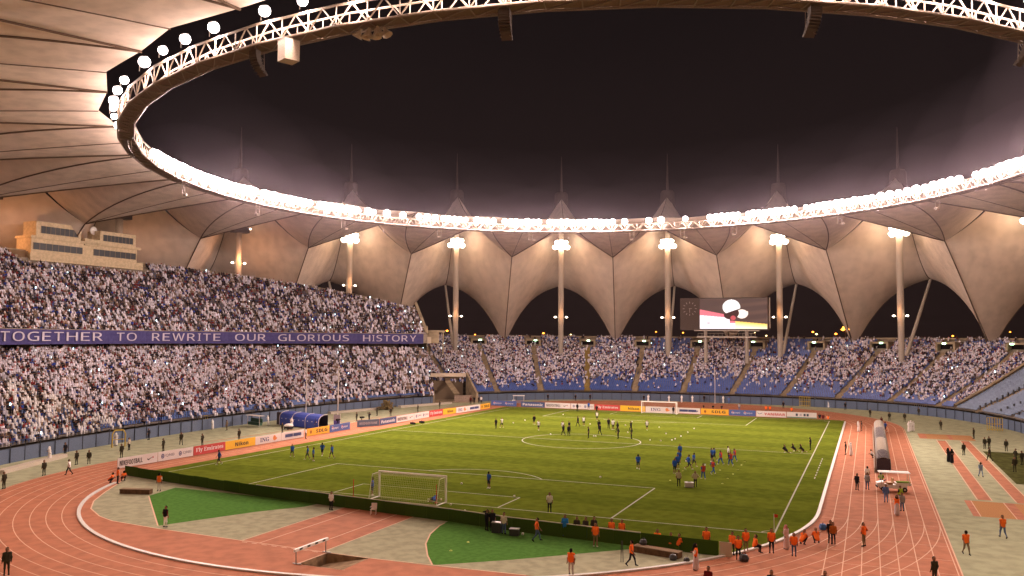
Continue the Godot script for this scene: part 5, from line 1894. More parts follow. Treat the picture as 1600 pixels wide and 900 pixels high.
	# bags
	for e in [[Vector2(25.6, 62.55), 0.5, "black bag standing on the left end of the block wall", dark_case, 0.5], [Vector2(28.2, 64.2), 0.04, "black bag on the floor in front of the block wall", dark_case, 0.5], [Vector2(29.2, 64.4), 0.04, "black bag beside the seated photographer's feet", dark_case, 0.4], [Vector2(32.9, 62.4), 0.04, "large round black bag at the corner cluster", dark_case, 0.62], [Vector2(37.6, 49.3), 0.04, "bright blue bag on the track by the corner kerb", paint("bag blue", Color(0.04, 0.15, 0.45), 0.7), 0.6]]:
		var g := thing("kit_bag", e[2], "bag", Vector3(e[0].x, e[1], e[0].y), rng.randf_range(0, 90))
		var s: float = e[4]
		var st := begin()
		lathe(st, [Vector2(0, 0), Vector2(s * 0.5, 0.02), Vector2(s * 0.58, s * 0.35), Vector2(s * 0.4, s * 0.75), Vector2(0.0, s * 0.85)], 9)
		part("sack", done(st), e[3], g)
		part("strap", cable([Vector3(-s * 0.35, s * 0.7, 0), Vector3(-s * 0.15, s * 1.0, 0), Vector3(s * 0.15, s * 1.0, 0), Vector3(s * 0.35, s * 0.7, 0)], 0.02), dark_case, g)
	# the pole that the walking photographer carries is a folded tripod
	var tp := thing("tripod", "thin folded tripod carried upright beside the striding photographer", "tripod", Vector3(25.0, 0.03, 66.3))
	for x in [-0.05, 0.0, 0.05]: part("leg", bar(Vector3(x * 2, 0, 0), Vector3(x, 1.5, 0), 0.018, 5), dark_case, tp)

# ------------------------------------------------------------------ beside the track
func trackside() -> void:
	var steel := paint("bright steel", Color(0.5, 0.48, 0.45), 0.35)
	# blue dugout with curved roof, three bays of three, ending in an open side
	var o := thing("dugout", "long blue team dugout with curved roof on the left apron", "dugout", Vector3(-50.4, 0.02, 2.6), -17.2)
	var blue := paint("dugout blue", Color(0.025, 0.06, 0.36), 0.45)
	var deep := paint("dugout inside", Color(0.015, 0.015, 0.02), 0.7)
	var rim := paint("dugout rim", Color(0.6, 0.55, 0.5), 0.4)
	var n := 9
	var len := 11.4
	for i in n:
		var x0 := -len / 2 + len * i / n + 0.03
		var x1 := -len / 2 + len * (i + 1) / n - 0.03
		var st := begin()
		var prof := [Vector2(1.0, 0.05), Vector2(1.05, 1.2), Vector2(0.95, 1.75), Vector2(0.6, 2.15), Vector2(0.0, 2.35), Vector2(-0.8, 2.4)]
		for k in prof.size() - 1:
			quad(st, Vector3(x0, prof[k].y, prof[k].x), Vector3(x1, prof[k].y, prof[k].x), Vector3(x1, prof[k + 1].y, prof[k + 1].x), Vector3(x0, prof[k + 1].y, prof[k + 1].x))
			quad(st, Vector3(x0, prof[k].y, prof[k].x - 0.05), Vector3(x0, prof[k + 1].y, prof[k + 1].x - 0.05), Vector3(x1, prof[k + 1].y, prof[k + 1].x - 0.05), Vector3(x1, prof[k].y, prof[k].x - 0.05))
		part("shell", done(st), blue, o)
		part("badge", box_mesh(Vector3(0.28, 0.14, 0.02), Vector3((x0 + x1) / 2, 1.25, 1.06)), rim, o)
	for i in 4:
		var x := -len / 2 + len * i / 3.0
		part("rib", cable([Vector3(x, 0, 1.07), Vector3(x, 1.2, 1.12), Vector3(x, 1.78, 1.0), Vector3(x, 2.2, 0.62), Vector3(x, 2.42, 0), Vector3(x, 2.46, -0.8)], 0.06), rim, o)
	part("bench", box_mesh(Vector3(11.0, 0.4, 0.5), Vector3(0, 0.3, -0.4)), deep, o)
	part("base", box_mesh(Vector3(11.5, 0.1, 2.2), Vector3(0, 0.05, 0)), deep, o)
	part("back_panel", box_mesh(Vector3(11.4, 2.3, 0.06), Vector3(0, 1.2, -0.85)), deep, o)
	part("dark_end", box_mesh(Vector3(1.3, 2.2, 1.7), Vector3(-6.4, 1.1, -0.1)), paint("dugout dark end", Color(0.05, 0.035, 0.04), 0.7), o)
	var gl := thing("sheltered_seats", "row of dark green seats under a low clear shelter beside the dugout", "shelter", Vector3(-58.6, 0.02, 5.6), -17)
	part("bench", box_mesh(Vector3(3.6, 0.5, 0.6), Vector3(0, 0.5, 0)), paint("seat green", Color(0.02, 0.09, 0.05), 0.5), gl)
	part("back", box_mesh(Vector3(3.6, 0.8, 0.1), Vector3(0, 1.0, -0.35)), mats["seat green"], gl)
	for x in [-1.8, 1.8]: part("post", bar(Vector3(x, 0, 0.3), Vector3(x, 1.9, 0.3), 0.05, 6), rim, gl)
	part("roof", box_mesh(Vector3(3.9, 0.06, 1.3), Vector3(0, 1.9, 0)), rim, gl)
	# trolley table, stretcher cover
	var tr := thing("white_trolley", "low trolley with rounded white cover in front of the dugout", "trolley", Vector3(-50.2, 0.02, 7.0), -17)
	var cst := begin()
	lathe(cst, [Vector2(0.75, 0.55), Vector2(0.8, 0.7), Vector2(0.5, 0.95), Vector2(0, 1.0)], 12)
	part("cover", done(cst), paint("cover white", Color(0.8, 0.78, 0.72), 0.5), tr)
	part("frame", box_mesh(Vector3(1.4, 0.4, 0.9), Vector3(0, 0.35, 0)), deep, tr)
	for x in [-0.5, 0.5]: part("wheel", bar(Vector3(x, 0.14, 0.46), Vector3(x, 0.14, 0.52), 0.14, 10), deep, tr)
	# flagpoles
	for e in [[Vector2(-51.3, 0.8), "in front of the dugout's middle", 11.5], [Vector2(-46.6, -2.2), "at the dugout's right end", 10.5], [Vector2(5.9, -88.0), "rising from the far fence below the screen", 9.0]]:
		var f := thing("flagpole", "slim pale bare flagpole %s" % e[1], "flagpole", Vector3(e[0].x, 0, e[0].y))
		part("pole", bar(Vector3.ZERO, Vector3(0, e[2], 0), 0.09, 7), rim, f)
		part("finial", bar(Vector3(0, e[2], 0), Vector3(0, e[2] + 0.15, 0), 0.13, 7), rim, f)
		part("foot", bar(Vector3.ZERO, Vector3(0, 0.15, 0), 0.25, 8), steel, f)
	var pn := thing("printed_panel", "upright purple and white printed panel at the dugout's right end", "panel", Vector3(-45.3, 0.02, -0.1), 0)
	part("lower_sheet", box_mesh(Vector3(1.3, 1.1, 0.06), Vector3(0, 0.55, 0)), paint("panel violet", Color(0.09, 0.07, 0.28), 0.7), pn)
	part("upper_sheet", box_mesh(Vector3(1.3, 1.0, 0.06), Vector3(0, 1.62, 0)), paint("panel pink", Color(0.42, 0.36, 0.42), 0.7, blotch, 3.0), pn)
	for x in [-0.68, 0.68]: part("post", bar(Vector3(x, 0, 0), Vector3(x, 2.3, 0), 0.05, 6), rim, pn)
	# yellow tubular arch at the left wall
	var ya := thing("yellow_gate", "yellow tubular gate arch standing by the left blue wall", "gate", Vector3(-57.0, 0, 36.3), 70)
	var yel := paint("gate yellow", Color(0.5, 0.36, 0.05), 0.5)
	part("arch", cable([Vector3(-0.9, 0, 0), Vector3(-0.9, 1.9, 0), Vector3(-0.6, 2.4, 0), Vector3(0.6, 2.4, 0), Vector3(0.9, 1.9, 0), Vector3(0.9, 0, 0)], 0.1), yel, ya)
	part("crossbar", bar(Vector3(-0.9, 1.1, 0), Vector3(0.9, 1.1, 0), 0.05), yel, ya)
	for e in [[Vector2(61.8, -47.0), "right one", 0.0], [Vector2(51.6, -79.5), "left one by the packed seats", 0.0], [Vector2(27.0, -88.6), "far one under the blue seats", 0.0], [Vector2(-63.4, 13.6), "one in the left wall near the shelter", 70.0]]:
		var g := thing("fence_gate", "yellow railed gate in the stand's fence, %s" % e[1], "gate", Vector3(e[0].x, 0, e[0].y), e[2])
		for i in 7: part("bar", bar(Vector3(-1.2 + i * 0.4, 0, 0), Vector3(-1.2 + i * 0.4, 2.3, 0), 0.06, 5), yel, g)
		for y in [0.2, 1.2, 2.3]: part("rail", bar(Vector3(-1.2, y, 0), Vector3(1.2, y, 0), 0.06, 5), yel, g)
	# leafless bushes at the foot of the left stand
	var bush := thing("dry_bush", "pale dry bush against the blue wall beyond the dugout", "bush", Vector3(-55.9, 0, -34.0))
	var bst := begin()
	for i in 110:
		var t := rng.randf_range(0, TAU)
		var e := rng.randf_range(0.2, 1.4)
		var d := Vector3(cos(t) * cos(e), sin(e), sin(t) * cos(e))
		tube(bst, d * 0.2, d * rng.randf_range(1.2, 2.3), 0.05, 0.02, 3, false)
		box(bst, d * rng.randf_range(1.0, 2.2), Vector3(0.3, 0.25, 0.3), Basis(d.cross(Vector3.UP).normalized(), t))
	part("twigs", done(bst), paint("dry leaf", Color(0.2, 0.15, 0.07), 0.9), bush)
	part("stem", bar(Vector3.ZERO, Vector3(0, 0.6, 0), 0.1, 6), paint("dry bark", Color(0.12, 0.08, 0.05), 0.9), bush)
	# folding players' tunnel on the right straight: grey hoops and pale covers
	var tn := thing("players_tunnel", "long folding grey and cream players' tunnel on the right straight", "tunnel", Vector3(42.8, 0.02, 0))
	tn.scale = Vector3(0.82, 0.78, 1.0)
	var cloth := [paint("tunnel grey", Color(0.1, 0.075, 0.09), 0.8, grain, 0.5), paint("tunnel cream", Color(0.6, 0.5, 0.38), 0.8, grain, 0.5)]
	var z := -38.0
	var seg := 0
	for l in [12.0, 16.0, 15.0, 8.0]:
		var st := begin()
		var pf := [Vector2(-0.95, 0), Vector2(-0.95, 1.5), Vector2(-0.72, 2.05), Vector2(-0.25, 2.3), Vector2(0.25, 2.3), Vector2(0.72, 2.05), Vector2(0.95, 1.5), Vector2(0.95, 0)]
		var steps := int(l / 1.2)
		for s in steps:
			var za: float = z + l * s / steps
			var zb: float = z + l * (s + 1) / steps
			for k in pf.size() - 1:
				var zm: float = (za + zb) / 2
				var p0 := Vector3(pf[k].x, pf[k].y, za)
				var p1 := Vector3(pf[k + 1].x, pf[k + 1].y, za)
				var m0 := Vector3(pf[k].x * 0.96, pf[k].y * 0.965, zm)
				var m1 := Vector3(pf[k + 1].x * 0.96, pf[k + 1].y * 0.965, zm)
				quad(st, p0, p1, m1, m0)
				quad(st, m0, m1, Vector3(p1.x, p1.y, zb), Vector3(p0.x, p0.y, zb))
		part("cover", done(st), cloth[(seg + 1) % 2], tn)
		for s in steps + 1:
			var hz: float = z + l * s / steps
			var pts := []
			for v in pf: pts.append(Vector3(v.x * 1.02, v.y * 1.01, hz))
			part("hoop", cable(pts, 0.035, 4), steel, tn)
		z += l + 0.15
		seg += 1
	part("end_curtain", box_mesh(Vector3(1.8, 2.1, 0.06), Vector3(0, 1.05, z - 0.1)), cloth[0], tn)
	part("side_board", box_mesh(Vector3(0.12, 0.7, 52.0), Vector3(-1.25, 0.35, -12.0)), cloth[1], tn)
	# golf cart used as ambulance
	var c := thing("medical_cart", "white roofed open medical cart parked across the lanes", "cart", Vector3(43.6, 0.02, 26.6), 8)
	var cw := paint("cart white", Color(0.82, 0.8, 0.77), 0.35)
	var rub := paint("rubber", Color(0.02, 0.02, 0.02), 0.8)
	var tanm := paint("cart seat", Color(0.42, 0.22, 0.07), 0.6)
	var rst := begin()
	for s in [-1.0, 1.0]:
		quad(rst, Vector3(-1.55, 1.95, 0.62 * s), Vector3(1.55, 1.95, 0.62 * s), Vector3(1.45, 2.06, 0.3 * s), Vector3(-1.45, 2.06, 0.3 * s))
	quad(rst, Vector3(-1.45, 2.06, -0.3), Vector3(1.45, 2.06, -0.3), Vector3(1.45, 2.06, 0.3), Vector3(-1.45, 2.06, 0.3))
	quad(rst, Vector3(-1.55, 1.93, -0.62), Vector3(1.55, 1.93, -0.62), Vector3(1.55, 1.93, 0.62), Vector3(-1.55, 1.93, 0.62))
	for s in [-1.0, 1.0]:
		quad(rst, Vector3(-1.55, 1.93, 0.62 * s), Vector3(1.55, 1.93, 0.62 * s), Vector3(1.55, 1.96, 0.62 * s), Vector3(-1.55, 1.96, 0.62 * s))
		quad(rst, Vector3(1.55 * s, 1.93, -0.62), Vector3(1.55 * s, 1.93, 0.62), Vector3(1.45 * s, 2.06, 0.3), Vector3(1.45 * s, 2.06, -0.3))
	part("roof", done(rst), cw, c)
	part("body", box_mesh(Vector3(2.6, 0.35, 1.15), Vector3(-0.1, 0.5, 0)), cw, c)
	var nose := begin()
	box(nose, Vector3(-1.35, 0.72, 0), Vector3(0.7, 0.4, 1.1), Basis(Vector3.BACK, 0.25))
	part("nose", done(nose), cw, c)
	part("bed", box_mesh(Vector3(1.5, 0.22, 1.1), Vector3(0.85, 0.78, 0)), cw, c)
	part("blanket", box_mesh(Vector3(1.3, 0.12, 0.7), Vector3(0.9, 0.95, 0)), paint("blanket green", Color(0.2, 0.3, 0.08), 0.9), c)
	part("seat", box_mesh(Vector3(0.5, 0.2, 1.0), Vector3(-0.45, 0.8, 0)), tanm, c)
	part("backrest", box_mesh(Vector3(0.12, 0.5, 1.0), Vector3(-0.15, 1.1, 0)), tanm, c)
	part("steering_wheel", bar(Vector3(-0.95, 1.05, 0.25), Vector3(-0.98, 1.1, 0.25), 0.17, 10), rub, c)
	for x in [-1.3, 1.4]:
		for s in [-0.55, 0.55]: part("roof_post", bar(Vector3(x, 0.6, s), Vector3(x, 1.95, s), 0.03, 5), steel, c)
	for x in [-1.15, 0.95]:
		for s in [-1.0, 1.0]:
			var wl := part("wheel", bar(Vector3(x, 0.24, 0.5 * s), Vector3(x, 0.24, 0.66 * s), 0.24, 14), rub, c)
			part("hub", bar(Vector3(x, 0.24, 0.66 * s), Vector3(x, 0.24, 0.68 * s), 0.11, 10), steel, wl)
	part("bumper", box_mesh(Vector3(0.1, 0.14, 1.1), Vector3(-1.7, 0.42, 0)), rub, c)
	for s in [-0.4, 0.4]: part("headlight", box_mesh(Vector3(0.05, 0.1, 0.18), Vector3(-1.7, 0.66, s)), steel, c)
	# small canopied buggy far beyond the left corner
	var v := thing("small_buggy", "tiny white roofed buggy by the far left boards", "cart", Vector3(-35.6, 0.02, -60.5), 20)
	part("roof", box_mesh(Vector3(2.8, 0.12, 1.4), Vector3(0, 2.2, 0)), cw, v)
	part("body", box_mesh(Vector3(2.4, 0.6, 1.2), Vector3(-0.1, 0.75, 0)), paint("buggy body", Color(0.2, 0.16, 0.2), 0.5), v)
	part("hood", box_mesh(Vector3(0.7, 0.3, 1.1), Vector3(-1.2, 1.0, 0)), cw, v)
	for x in [-1.2, 1.2]:
		for s in [-0.6, 0.6]:
			part("roof_post", bar(Vector3(x, 1.0, s), Vector3(x, 2.2, s), 0.05, 5), steel, v)
			part("wheel", bar(Vector3(x * 0.7, 0.3, s * 0.9), Vector3(x * 0.7, 0.3, s * 1.1), 0.3, 10), rub, v)
	# dark tripods with cameras behind the far and left boards
	for e in [[Vector2(-43.0, 3.0), "behind the blue board in the near left row"], [Vector2(-41.8, -2.6), "behind the slate board"], [Vector2(8.6, -57.2), "behind the golden board in the far row"], [Vector2(10.6, -57.2), "right of another camera behind the golden board"], [Vector2(12.4, -57.2), "furthest right of the cameras behind the golden board"]]:
		var t := thing("broadcast_camera", "small dark camera on a tripod %s" % e[1], "camera", Vector3(e[0].x, 0.02, e[0].y), rng.randf_range(-30, 30))
		part("camera_body", box_mesh(Vector3(0.3, 0.32, 0.7), Vector3(0, 1.6, 0)), rub, t)
		part("lens", bar(Vector3(0, 1.6, -0.35), Vector3(0, 1.6, -0.6), 0.12, 8), rub, t)
		for i in 3:
			var a := TAU * i / 3.0
			part("tripod_leg", bar(Vector3(0, 1.45, 0), Vector3(cos(a) * 0.5, 0, sin(a) * 0.5), 0.035, 5), rub, t)
	# dark bags lying before the second left row
	for e in [[Vector2(-35.5, -9.8), "left"], [Vector2(-35.2, -12.6), "right"]]:
		var g := thing("kit_bag", "%s one of two dark bags on the grass edge by the white boards" % e[1], "bag", Vector3(e[0].x, 0.03, e[0].y), 60)
		part("sack", box_mesh(Vector3(0.5, 0.35, 1.1), Vector3(0, 0.18, 0)), rub, g)
		part("strap", cable([Vector3(0, 0.35, -0.3), Vector3(0, 0.5, 0), Vector3(0, 0.35, 0.3)], 0.03), rub, g)

func people() -> void:
	person("soldier", "stand", "army", -40.5, 65.4, 95, "soldier in dark uniform facing the left stand on the pale apron, first from the left", "soldiers along the left apron")
	person("soldier", "stand", "army", -44.3, 57.9, 80, "soldier in dark uniform facing the left stand on the pale apron, second from the left", "soldiers along the left apron")
	person("soldier", "stand", "army", -47.9, 50.7, 90, "soldier in dark uniform facing the left stand on the pale apron, third from the left", "soldiers along the left apron")
	person("soldier", "stand", "army", -47.0, 49.7, 60, "soldier in dark uniform facing the left stand on the pale apron, fourth from the left", "soldiers along the left apron")
	person("soldier", "stand", "army", -47.9, 44.0, 80, "soldier in dark uniform facing the left stand on the pale apron, fifth from the left", "soldiers along the left apron")
	person("soldier", "stand", "army", -47.8, 37.1, 100, "soldier in dark uniform facing the left stand on the pale apron, sixth from the left", "soldiers along the left apron")
	person("soldier", "walk", "army", -50.7, 30.9, 60, "soldier in dark uniform facing the left stand on the pale apron, seventh from the left", "soldiers along the left apron")
	person("soldier", "stand", "army", -47.5, 30.1, 90, "soldier in dark uniform facing the left stand on the pale apron, eighth from the left", "soldiers along the left apron")
	person("soldier", "stand", "army", -46.9, 23.1, 80, "soldier in dark uniform facing the left stand on the pale apron, ninth from the left", "soldiers along the left apron")
	person("soldier", "stand", "army", -11.0, 86.5, 60, "soldier in dark uniform alone on the outer lanes at the near left edge", "")
	person("soldier", "stand", "army", -49.0, -2.2, 80, "dark soldier watching the crowd on the apron beyond the blue dugout, first from the left", "soldiers along the left apron")
	person("soldier", "stand", "army", -47.4, -9.5, 90, "dark soldier watching the crowd on the apron beyond the blue dugout, second from the left", "soldiers along the left apron")
	person("soldier", "stand", "army", -50.2, -21.1, 90, "dark soldier watching the crowd on the apron beyond the blue dugout, third from the left", "soldiers along the left apron")
	person("soldier", "stand", "army", -47.1, -21.2, 60, "dark soldier watching the crowd on the apron beyond the blue dugout, fourth from the left", "soldiers along the left apron")
	person("soldier", "stand", "army", -46.5, -31.2, 90, "dark soldier watching the crowd on the apron beyond the blue dugout, fifth from the left", "soldiers along the left apron")
	person("soldier", "stand", "army", -47.0, -41.9, 80, "dark soldier watching the crowd on the apron beyond the blue dugout, sixth from the left", "soldiers along the left apron")
	person("person", "walk", "white_shirt", -42.2, 56.4, 120, "man in white shirt and dark trousers walking over the outer running lanes", "")
	person("person", "stand", "beige_shirt", -52.9, 38.2, 100, "man in beige shirt and dark trousers beside the yellow arch", "")
	person("person", "robe_stand", "robe_white", -58.4, 35.5, 200, "white robed man between the blue wall and the yellow arch", "")
	person("person", "robe_stand", "robe_white", -53.6, 49.9, 150, "white robed man beside the blue wall near the pale kerb", "")
	person("person", "stand", "dark", -55.3, 46.3, 90, "person in black leaning by the blue wall next to a white robed man", "")
	person("person", "stand", "dark", -59.5, 28.5, 90, "person in black at the foot of the blue wall behind the pacing soldier", "")
	person("steward", "crouch", "bib", -33.9, 58.1, 300, "orange bibbed steward crouching at the end of the near left advertising boards", "")
	person("steward", "stand", "bib", -32.6, 58.3, 330, "orange bibbed steward with bare legs stooping by the corner of the track kerb", "")
	person("steward", "crouch", "bib", -33.7, 56.6, 250, "orange bibbed steward crouching against the green screen's left end", "")
	person("steward", "stand", "bib_white", -25.5, 59.5, 200, "steward in orange and white bib standing on the green carpet's back corner", "")
	person("person", "stand", "black_yellow", -12.4, 71.6, 0, "man in black and yellow vest and white trousers at the green carpet's lower edge", "")
	person("player", "walk", "blue_kit", -32.5, 43.2, 150, "player in blue kit jogging in front of the red advertising board", "")
	person("player", "walk", "blue_kit", -28.6, 34.0, 60, "player in blue training kit grouped below the yellow board, first from the left", "players warming up in blue")
	person("player", "walk", "blue_kit", -25.4, 35.0, 120, "player in blue training kit grouped below the yellow board, second from the left", "players warming up in blue")
	person("player", "stand", "blue_kit", -24.1, 35.6, 300, "player in blue training kit grouped below the yellow board, third from the left", "players warming up in blue")
	person("player", "run", "blue_kit", -25.8, 31.3, 200, "player in blue training kit grouped below the yellow board, fourth from the left", "players warming up in blue")
	person("player", "walk", "blue_kit", -23.3, 32.7, 90, "player in blue training kit grouped below the yellow board, fifth from the left", "players warming up in blue")
	person("coach", "stand", "white_shirt", -39.4, 16.7, 300, "man in pale top and dark trousers standing before the white script board", "")
	person("photographer", "stand", "white_shirt", -4.1, 60.1, 0, "man in white shirt looking over the green screen behind the goal", "")
	person("goalkeeper", "reach", "blue_kit", -4.6, 52.4, 290, "goalkeeper in blue standing at the goal's left side netting", "")
	person("goalkeeper", "dive", "blue_kit", 2.4, 52.7, 270, "goalkeeper in blue diving along the goal line inside the near goal", "")
	person("player", "stand", "blue_kit", 4.3, 43.8, 160, "player in blue kit in front of the near goal by the penalty spot", "")
	person("photographer", "camera", "dark", 12.2, 61.5, 330, "camera operator in black filming over the green screen", "")
	person("photographer", "stand", "dark", 12.7, 61.5, 20, "person in black beside the camera operator at the green screen", "")
	person("photographer", "stand", "cream_jeans", 14.0, 62.1, 0, "man in cream shirt and jeans by the equipment cases", "")
	person("person", "stand", "white_shirt", 14.4, 52.6, 10, "man in white shirt and black trousers standing inside the penalty area", "")
	person("ballkid", "stand", "blue_suit", 18.8, 60.9, 0, "youth in blue tracksuit trousers lined up along the green screen, first from the left", "youths lined up at the green screen")
	person("ballkid", "stand", "dark_blue", 19.8, 60.9, 10, "youth in blue tracksuit trousers lined up along the green screen, second from the left", "youths lined up at the green screen")
	person("ballkid", "stand", "dark_blue", 20.5, 60.8, 350, "youth in blue tracksuit trousers lined up along the green screen, third from the left", "youths lined up at the green screen")
	person("ballkid", "stand", "dark_blue", 21.1, 60.5, 0, "youth in blue tracksuit trousers lined up along the green screen, fourth from the left", "youths lined up at the green screen")
	person("photographer", "walk", "bib_jeans", 17.3, 63.2, 300, "orange bibbed photographer in jeans walking on the green carpet", "")
	person("photographer", "stand", "bib_bare", 22.0, 63.0, 0, "orange bibbed photographer with bare legs below the row of blue trousered youths", "")
	person("photographer", "stand", "bib_khaki", 22.6, 60.7, 0, "orange bibbed photographer in khaki trousers at the green screen", "")
	person("photographer", "stand", "bib", 23.4, 60.6, 0, "orange bibbed photographer in dark trousers at the green screen", "")
	person("photographer", "walk", "bib", 25.9, 67.1, 270, "orange bibbed photographer striding over the beige floor with a pole", "")
	person("photographer", "stand", "bib_white", 22.8, 71.0, 180, "orange bibbed photographer with pale trousers at the bottom kerb", "")
	person("photographer", "sit", "bib", 26.3, 61.0, 10, "orange bibbed photographer seated on the brown block wall, first from the left", "photographers seated on the block wall")
	person("photographer", "sit", "bib", 27.4, 61.4, 0, "orange bibbed photographer seated on the brown block wall, second from the left", "photographers seated on the block wall")
	person("photographer", "sit", "bib", 28.0, 61.5, 330, "orange bibbed photographer seated on the brown block wall, third from the left", "photographers seated on the block wall")
	person("photographer", "stand", "bib", 30.0, 61.0, 0, "orange bibbed photographer standing at the right part of the green screen", "")
	person("photographer", "robe_stand", "bib_robe", 30.2, 66.2, 90, "orange bibbed man in pale robe crossing the white kerb", "")
	person("photographer", "stand", "dark_red", 32.0, 71.7, 350, "person in black and dark red at the bottom edge on the running lanes", "")
	person("photographer", "stand", "bib", 31.9, 61.1, 340, "orange bibbed photographer in the cluster beside the pale end panel, first from the left", "photographers at the corner of the pitch")
	person("photographer", "stand", "bib", 32.5, 62.3, 10, "orange bibbed photographer in the cluster beside the pale end panel, second from the left", "photographers at the corner of the pitch")
	person("photographer", "stand", "bib_bare", 32.7, 59.8, 20, "orange bibbed photographer in the cluster beside the pale end panel, third from the left", "photographers at the corner of the pitch")
	person("photographer", "sit", "bib", 33.3, 59.7, 300, "orange bibbed photographer in the cluster beside the pale end panel, fourth from the left", "photographers at the corner of the pitch")
	person("photographer", "stand", "bib", 34.5, 59.4, 10, "orange bibbed photographer in black trousers below the corner flag", "")
	person("person", "robe_stand", "robe_pink", 35.4, 57.5, 60, "robed man with red checked headcloth beside the corner kerb", "")
	person("photographer", "stand", "bib_jeans", 36.1, 59.6, 0, "orange bibbed photographer in jeans nearest the lanes at the corner", "")
	person("photographer", "crouch", "bib", 36.4, 55.5, 330, "orange bibbed photographer crouching on the corner kerb", "")
	person("photographer", "crouch", "bib", 37.4, 54.6, 20, "orange bibbed photographer crouching beside the blue bag", "")
	person("photographer", "stand", "bib_brown", 38.6, 54.5, 10, "man in orange brown jacket standing on the track by the corner", "")
	person("photographer", "stand", "dark", 38.4, 54.4, 350, "person in black close behind the orange brown jacket", "")
	person("photographer", "hips", "bib_khaki", 40.8, 54.2, 60, "orange bibbed photographer in khaki trousers alone in the middle lanes", "")
	person("person", "stand", "dark", 38.7, 69.5, 10, "dark haired person cut off by the bottom edge on the track", "")
	person("person", "stand", "dark", 35.7, 71.1, 0, "dark capped person at the bottom edge below the corner", "")
	person("soldier", "stand", "army", 45.1, 63.1, 40, "soldier in dark uniform in the outermost lane at the bottom right", "")
	person("photographer", "walk", "bib_khaki", 47.8, 53.7, 200, "orange bibbed photographer with black shoulder bag on the right apron", "")
	person("photographer", "walk", "bib_jeans", 51.1, 46.5, 20, "orange bibbed photographer in jeans walking by the sand pit", "")
	person("player", "walk", "blue_kit", 15.3, 24.2, 200, "lone player in blue kit right of the centre circle", "")
	person("player", "stand", "blue_kit", 20.1, 25.7, 0, "player in blue kit at the drill beyond the silver case, first from the left", "players in blue at the drill")
	person("player", "stand", "blue_kit", 19.7, 22.1, 20, "player in blue kit at the drill beyond the silver case, second from the left", "players in blue at the drill")
	person("player", "stand", "blue_kit", 19.0, 17.9, 10, "player in blue kit at the drill beyond the silver case, third from the left", "players in blue at the drill")
	person("player", "stand", "blue_kit", 17.9, 12.1, 30, "player in blue kit at the drill beyond the silver case, fourth from the left", "players in blue at the drill")
	person("player", "run", "blue_kit", 21.0, 22.0, 300, "player in blue kit at the drill beyond the silver case, fifth from the left", "players in blue at the drill")
	person("player", "walk", "blue_kit", 21.1, 19.2, 250, "player in blue kit at the drill beyond the silver case, sixth from the left", "players in blue at the drill")
	person("player", "stand", "blue_kit", 22.4, 13.8, 60, "player in blue kit at the drill beyond the silver case, seventh from the left", "players in blue at the drill")
	person("player", "walk", "blue_kit", 22.6, 13.0, 100, "player in blue kit at the drill beyond the silver case, eighth from the left", "players in blue at the drill")
	person("player", "walk", "red_bib", 23.9, 28.3, 30, "player in red or white at the drill beyond the silver case, first from the left", "players in red bibs at the drill")
	person("player", "run", "red_bib", 24.3, 24.2, 330, "player in red or white at the drill beyond the silver case, second from the left", "players in red bibs at the drill")
	person("player", "walk", "red_bib", 23.9, 16.1, 60, "player in red or white at the drill beyond the silver case, third from the left", "players in red bibs at the drill")
	person("player", "stand", "white_shirt", 24.0, 10.5, 100, "player in red or white at the drill beyond the silver case, fourth from the left", "players in red bibs at the drill")
	person("player", "run", "red_bib", 25.2, 16.6, 30, "player in red or white at the drill beyond the silver case, fifth from the left", "players in red bibs at the drill")
	person("player", "walk", "red_bib", 25.1, 12.5, 60, "player in red or white at the drill beyond the silver case, sixth from the left", "players in red bibs at the drill")
	person("coach", "stand", "beige_shirt", 22.3, 34.0, 10, "man in cream top and black trousers by the silver case, first from the left", "")
	person("coach", "hips", "beige_shirt", 24.0, 33.6, 20, "man in cream top and black trousers by the silver case, second from the left", "")
	person("person", "stretch", "dark_white", 30.4, 0.4, 60, "substitute stretching down on the grass near the right touchline, first from the left", "substitutes stretching near the touchline")
	person("person", "stretch", "dark_white", 31.4, -1.6, 80, "substitute stretching down on the grass near the right touchline, second from the left", "substitutes stretching near the touchline")
	person("person", "stretch", "dark_white", 32.5, -1.3, 100, "substitute stretching down on the grass near the right touchline, third from the left", "substitutes stretching near the touchline")
	person("coach", "hips", "dark", 33.4, -4.1, 90, "man in black holding a white sheet near the right touchline", "")
	person("player", "walk", "white_kit", -7.1, -11.5, 0, "player in white bib nearest the circle in the far group", "")
	person("player", "walk", "white_kit", -18.5, -11.5, 60, "small player in white or black beyond the centre circle, first from the left", "players warming up beyond the centre circle")
	person("player", "stand", "dark", -19.0, -10.1, 60, "small player in white or black beyond the centre circle, second from the left", "players warming up beyond the centre circle")
	person("player", "walk", "dark_white", -15.4, -19.2, 30, "small player in white or black beyond the centre circle, third from the left", "players warming up beyond the centre circle")
	person("player", "walk", "white_kit", -11.2, -10.6, 10, "small player in white or black beyond the centre circle, fourth from the left", "players warming up beyond the centre circle")
	person("player", "walk", "dark", -5.8, -11.1, 60, "small player in white or black beyond the centre circle, fifth from the left", "players warming up beyond the centre circle")
	person("player", "stand", "white_kit", -6.5, -21.2, 0, "small player in white or black beyond the centre circle, sixth from the left", "players warming up beyond the centre circle")
	person("player", "walk", "dark", -7.1, -19.7, 90, "small player in white or black beyond the centre circle, seventh from the left", "players warming up beyond the centre circle")
	person("player", "walk", "white_kit", -7.2, -31.5, 0, "small player in white or black beyond the centre circle, eighth from the left", "players warming up beyond the centre circle")
	person("player", "walk", "dark", -1.8, -15.3, 200, "small player in white or black beyond the centre circle, ninth from the left", "players warming up beyond the centre circle")
	person("player", "stand", "dark", -1.2, -19.1, 0, "small player in white or black beyond the centre circle, tenth from the left", "players warming up beyond the centre circle")
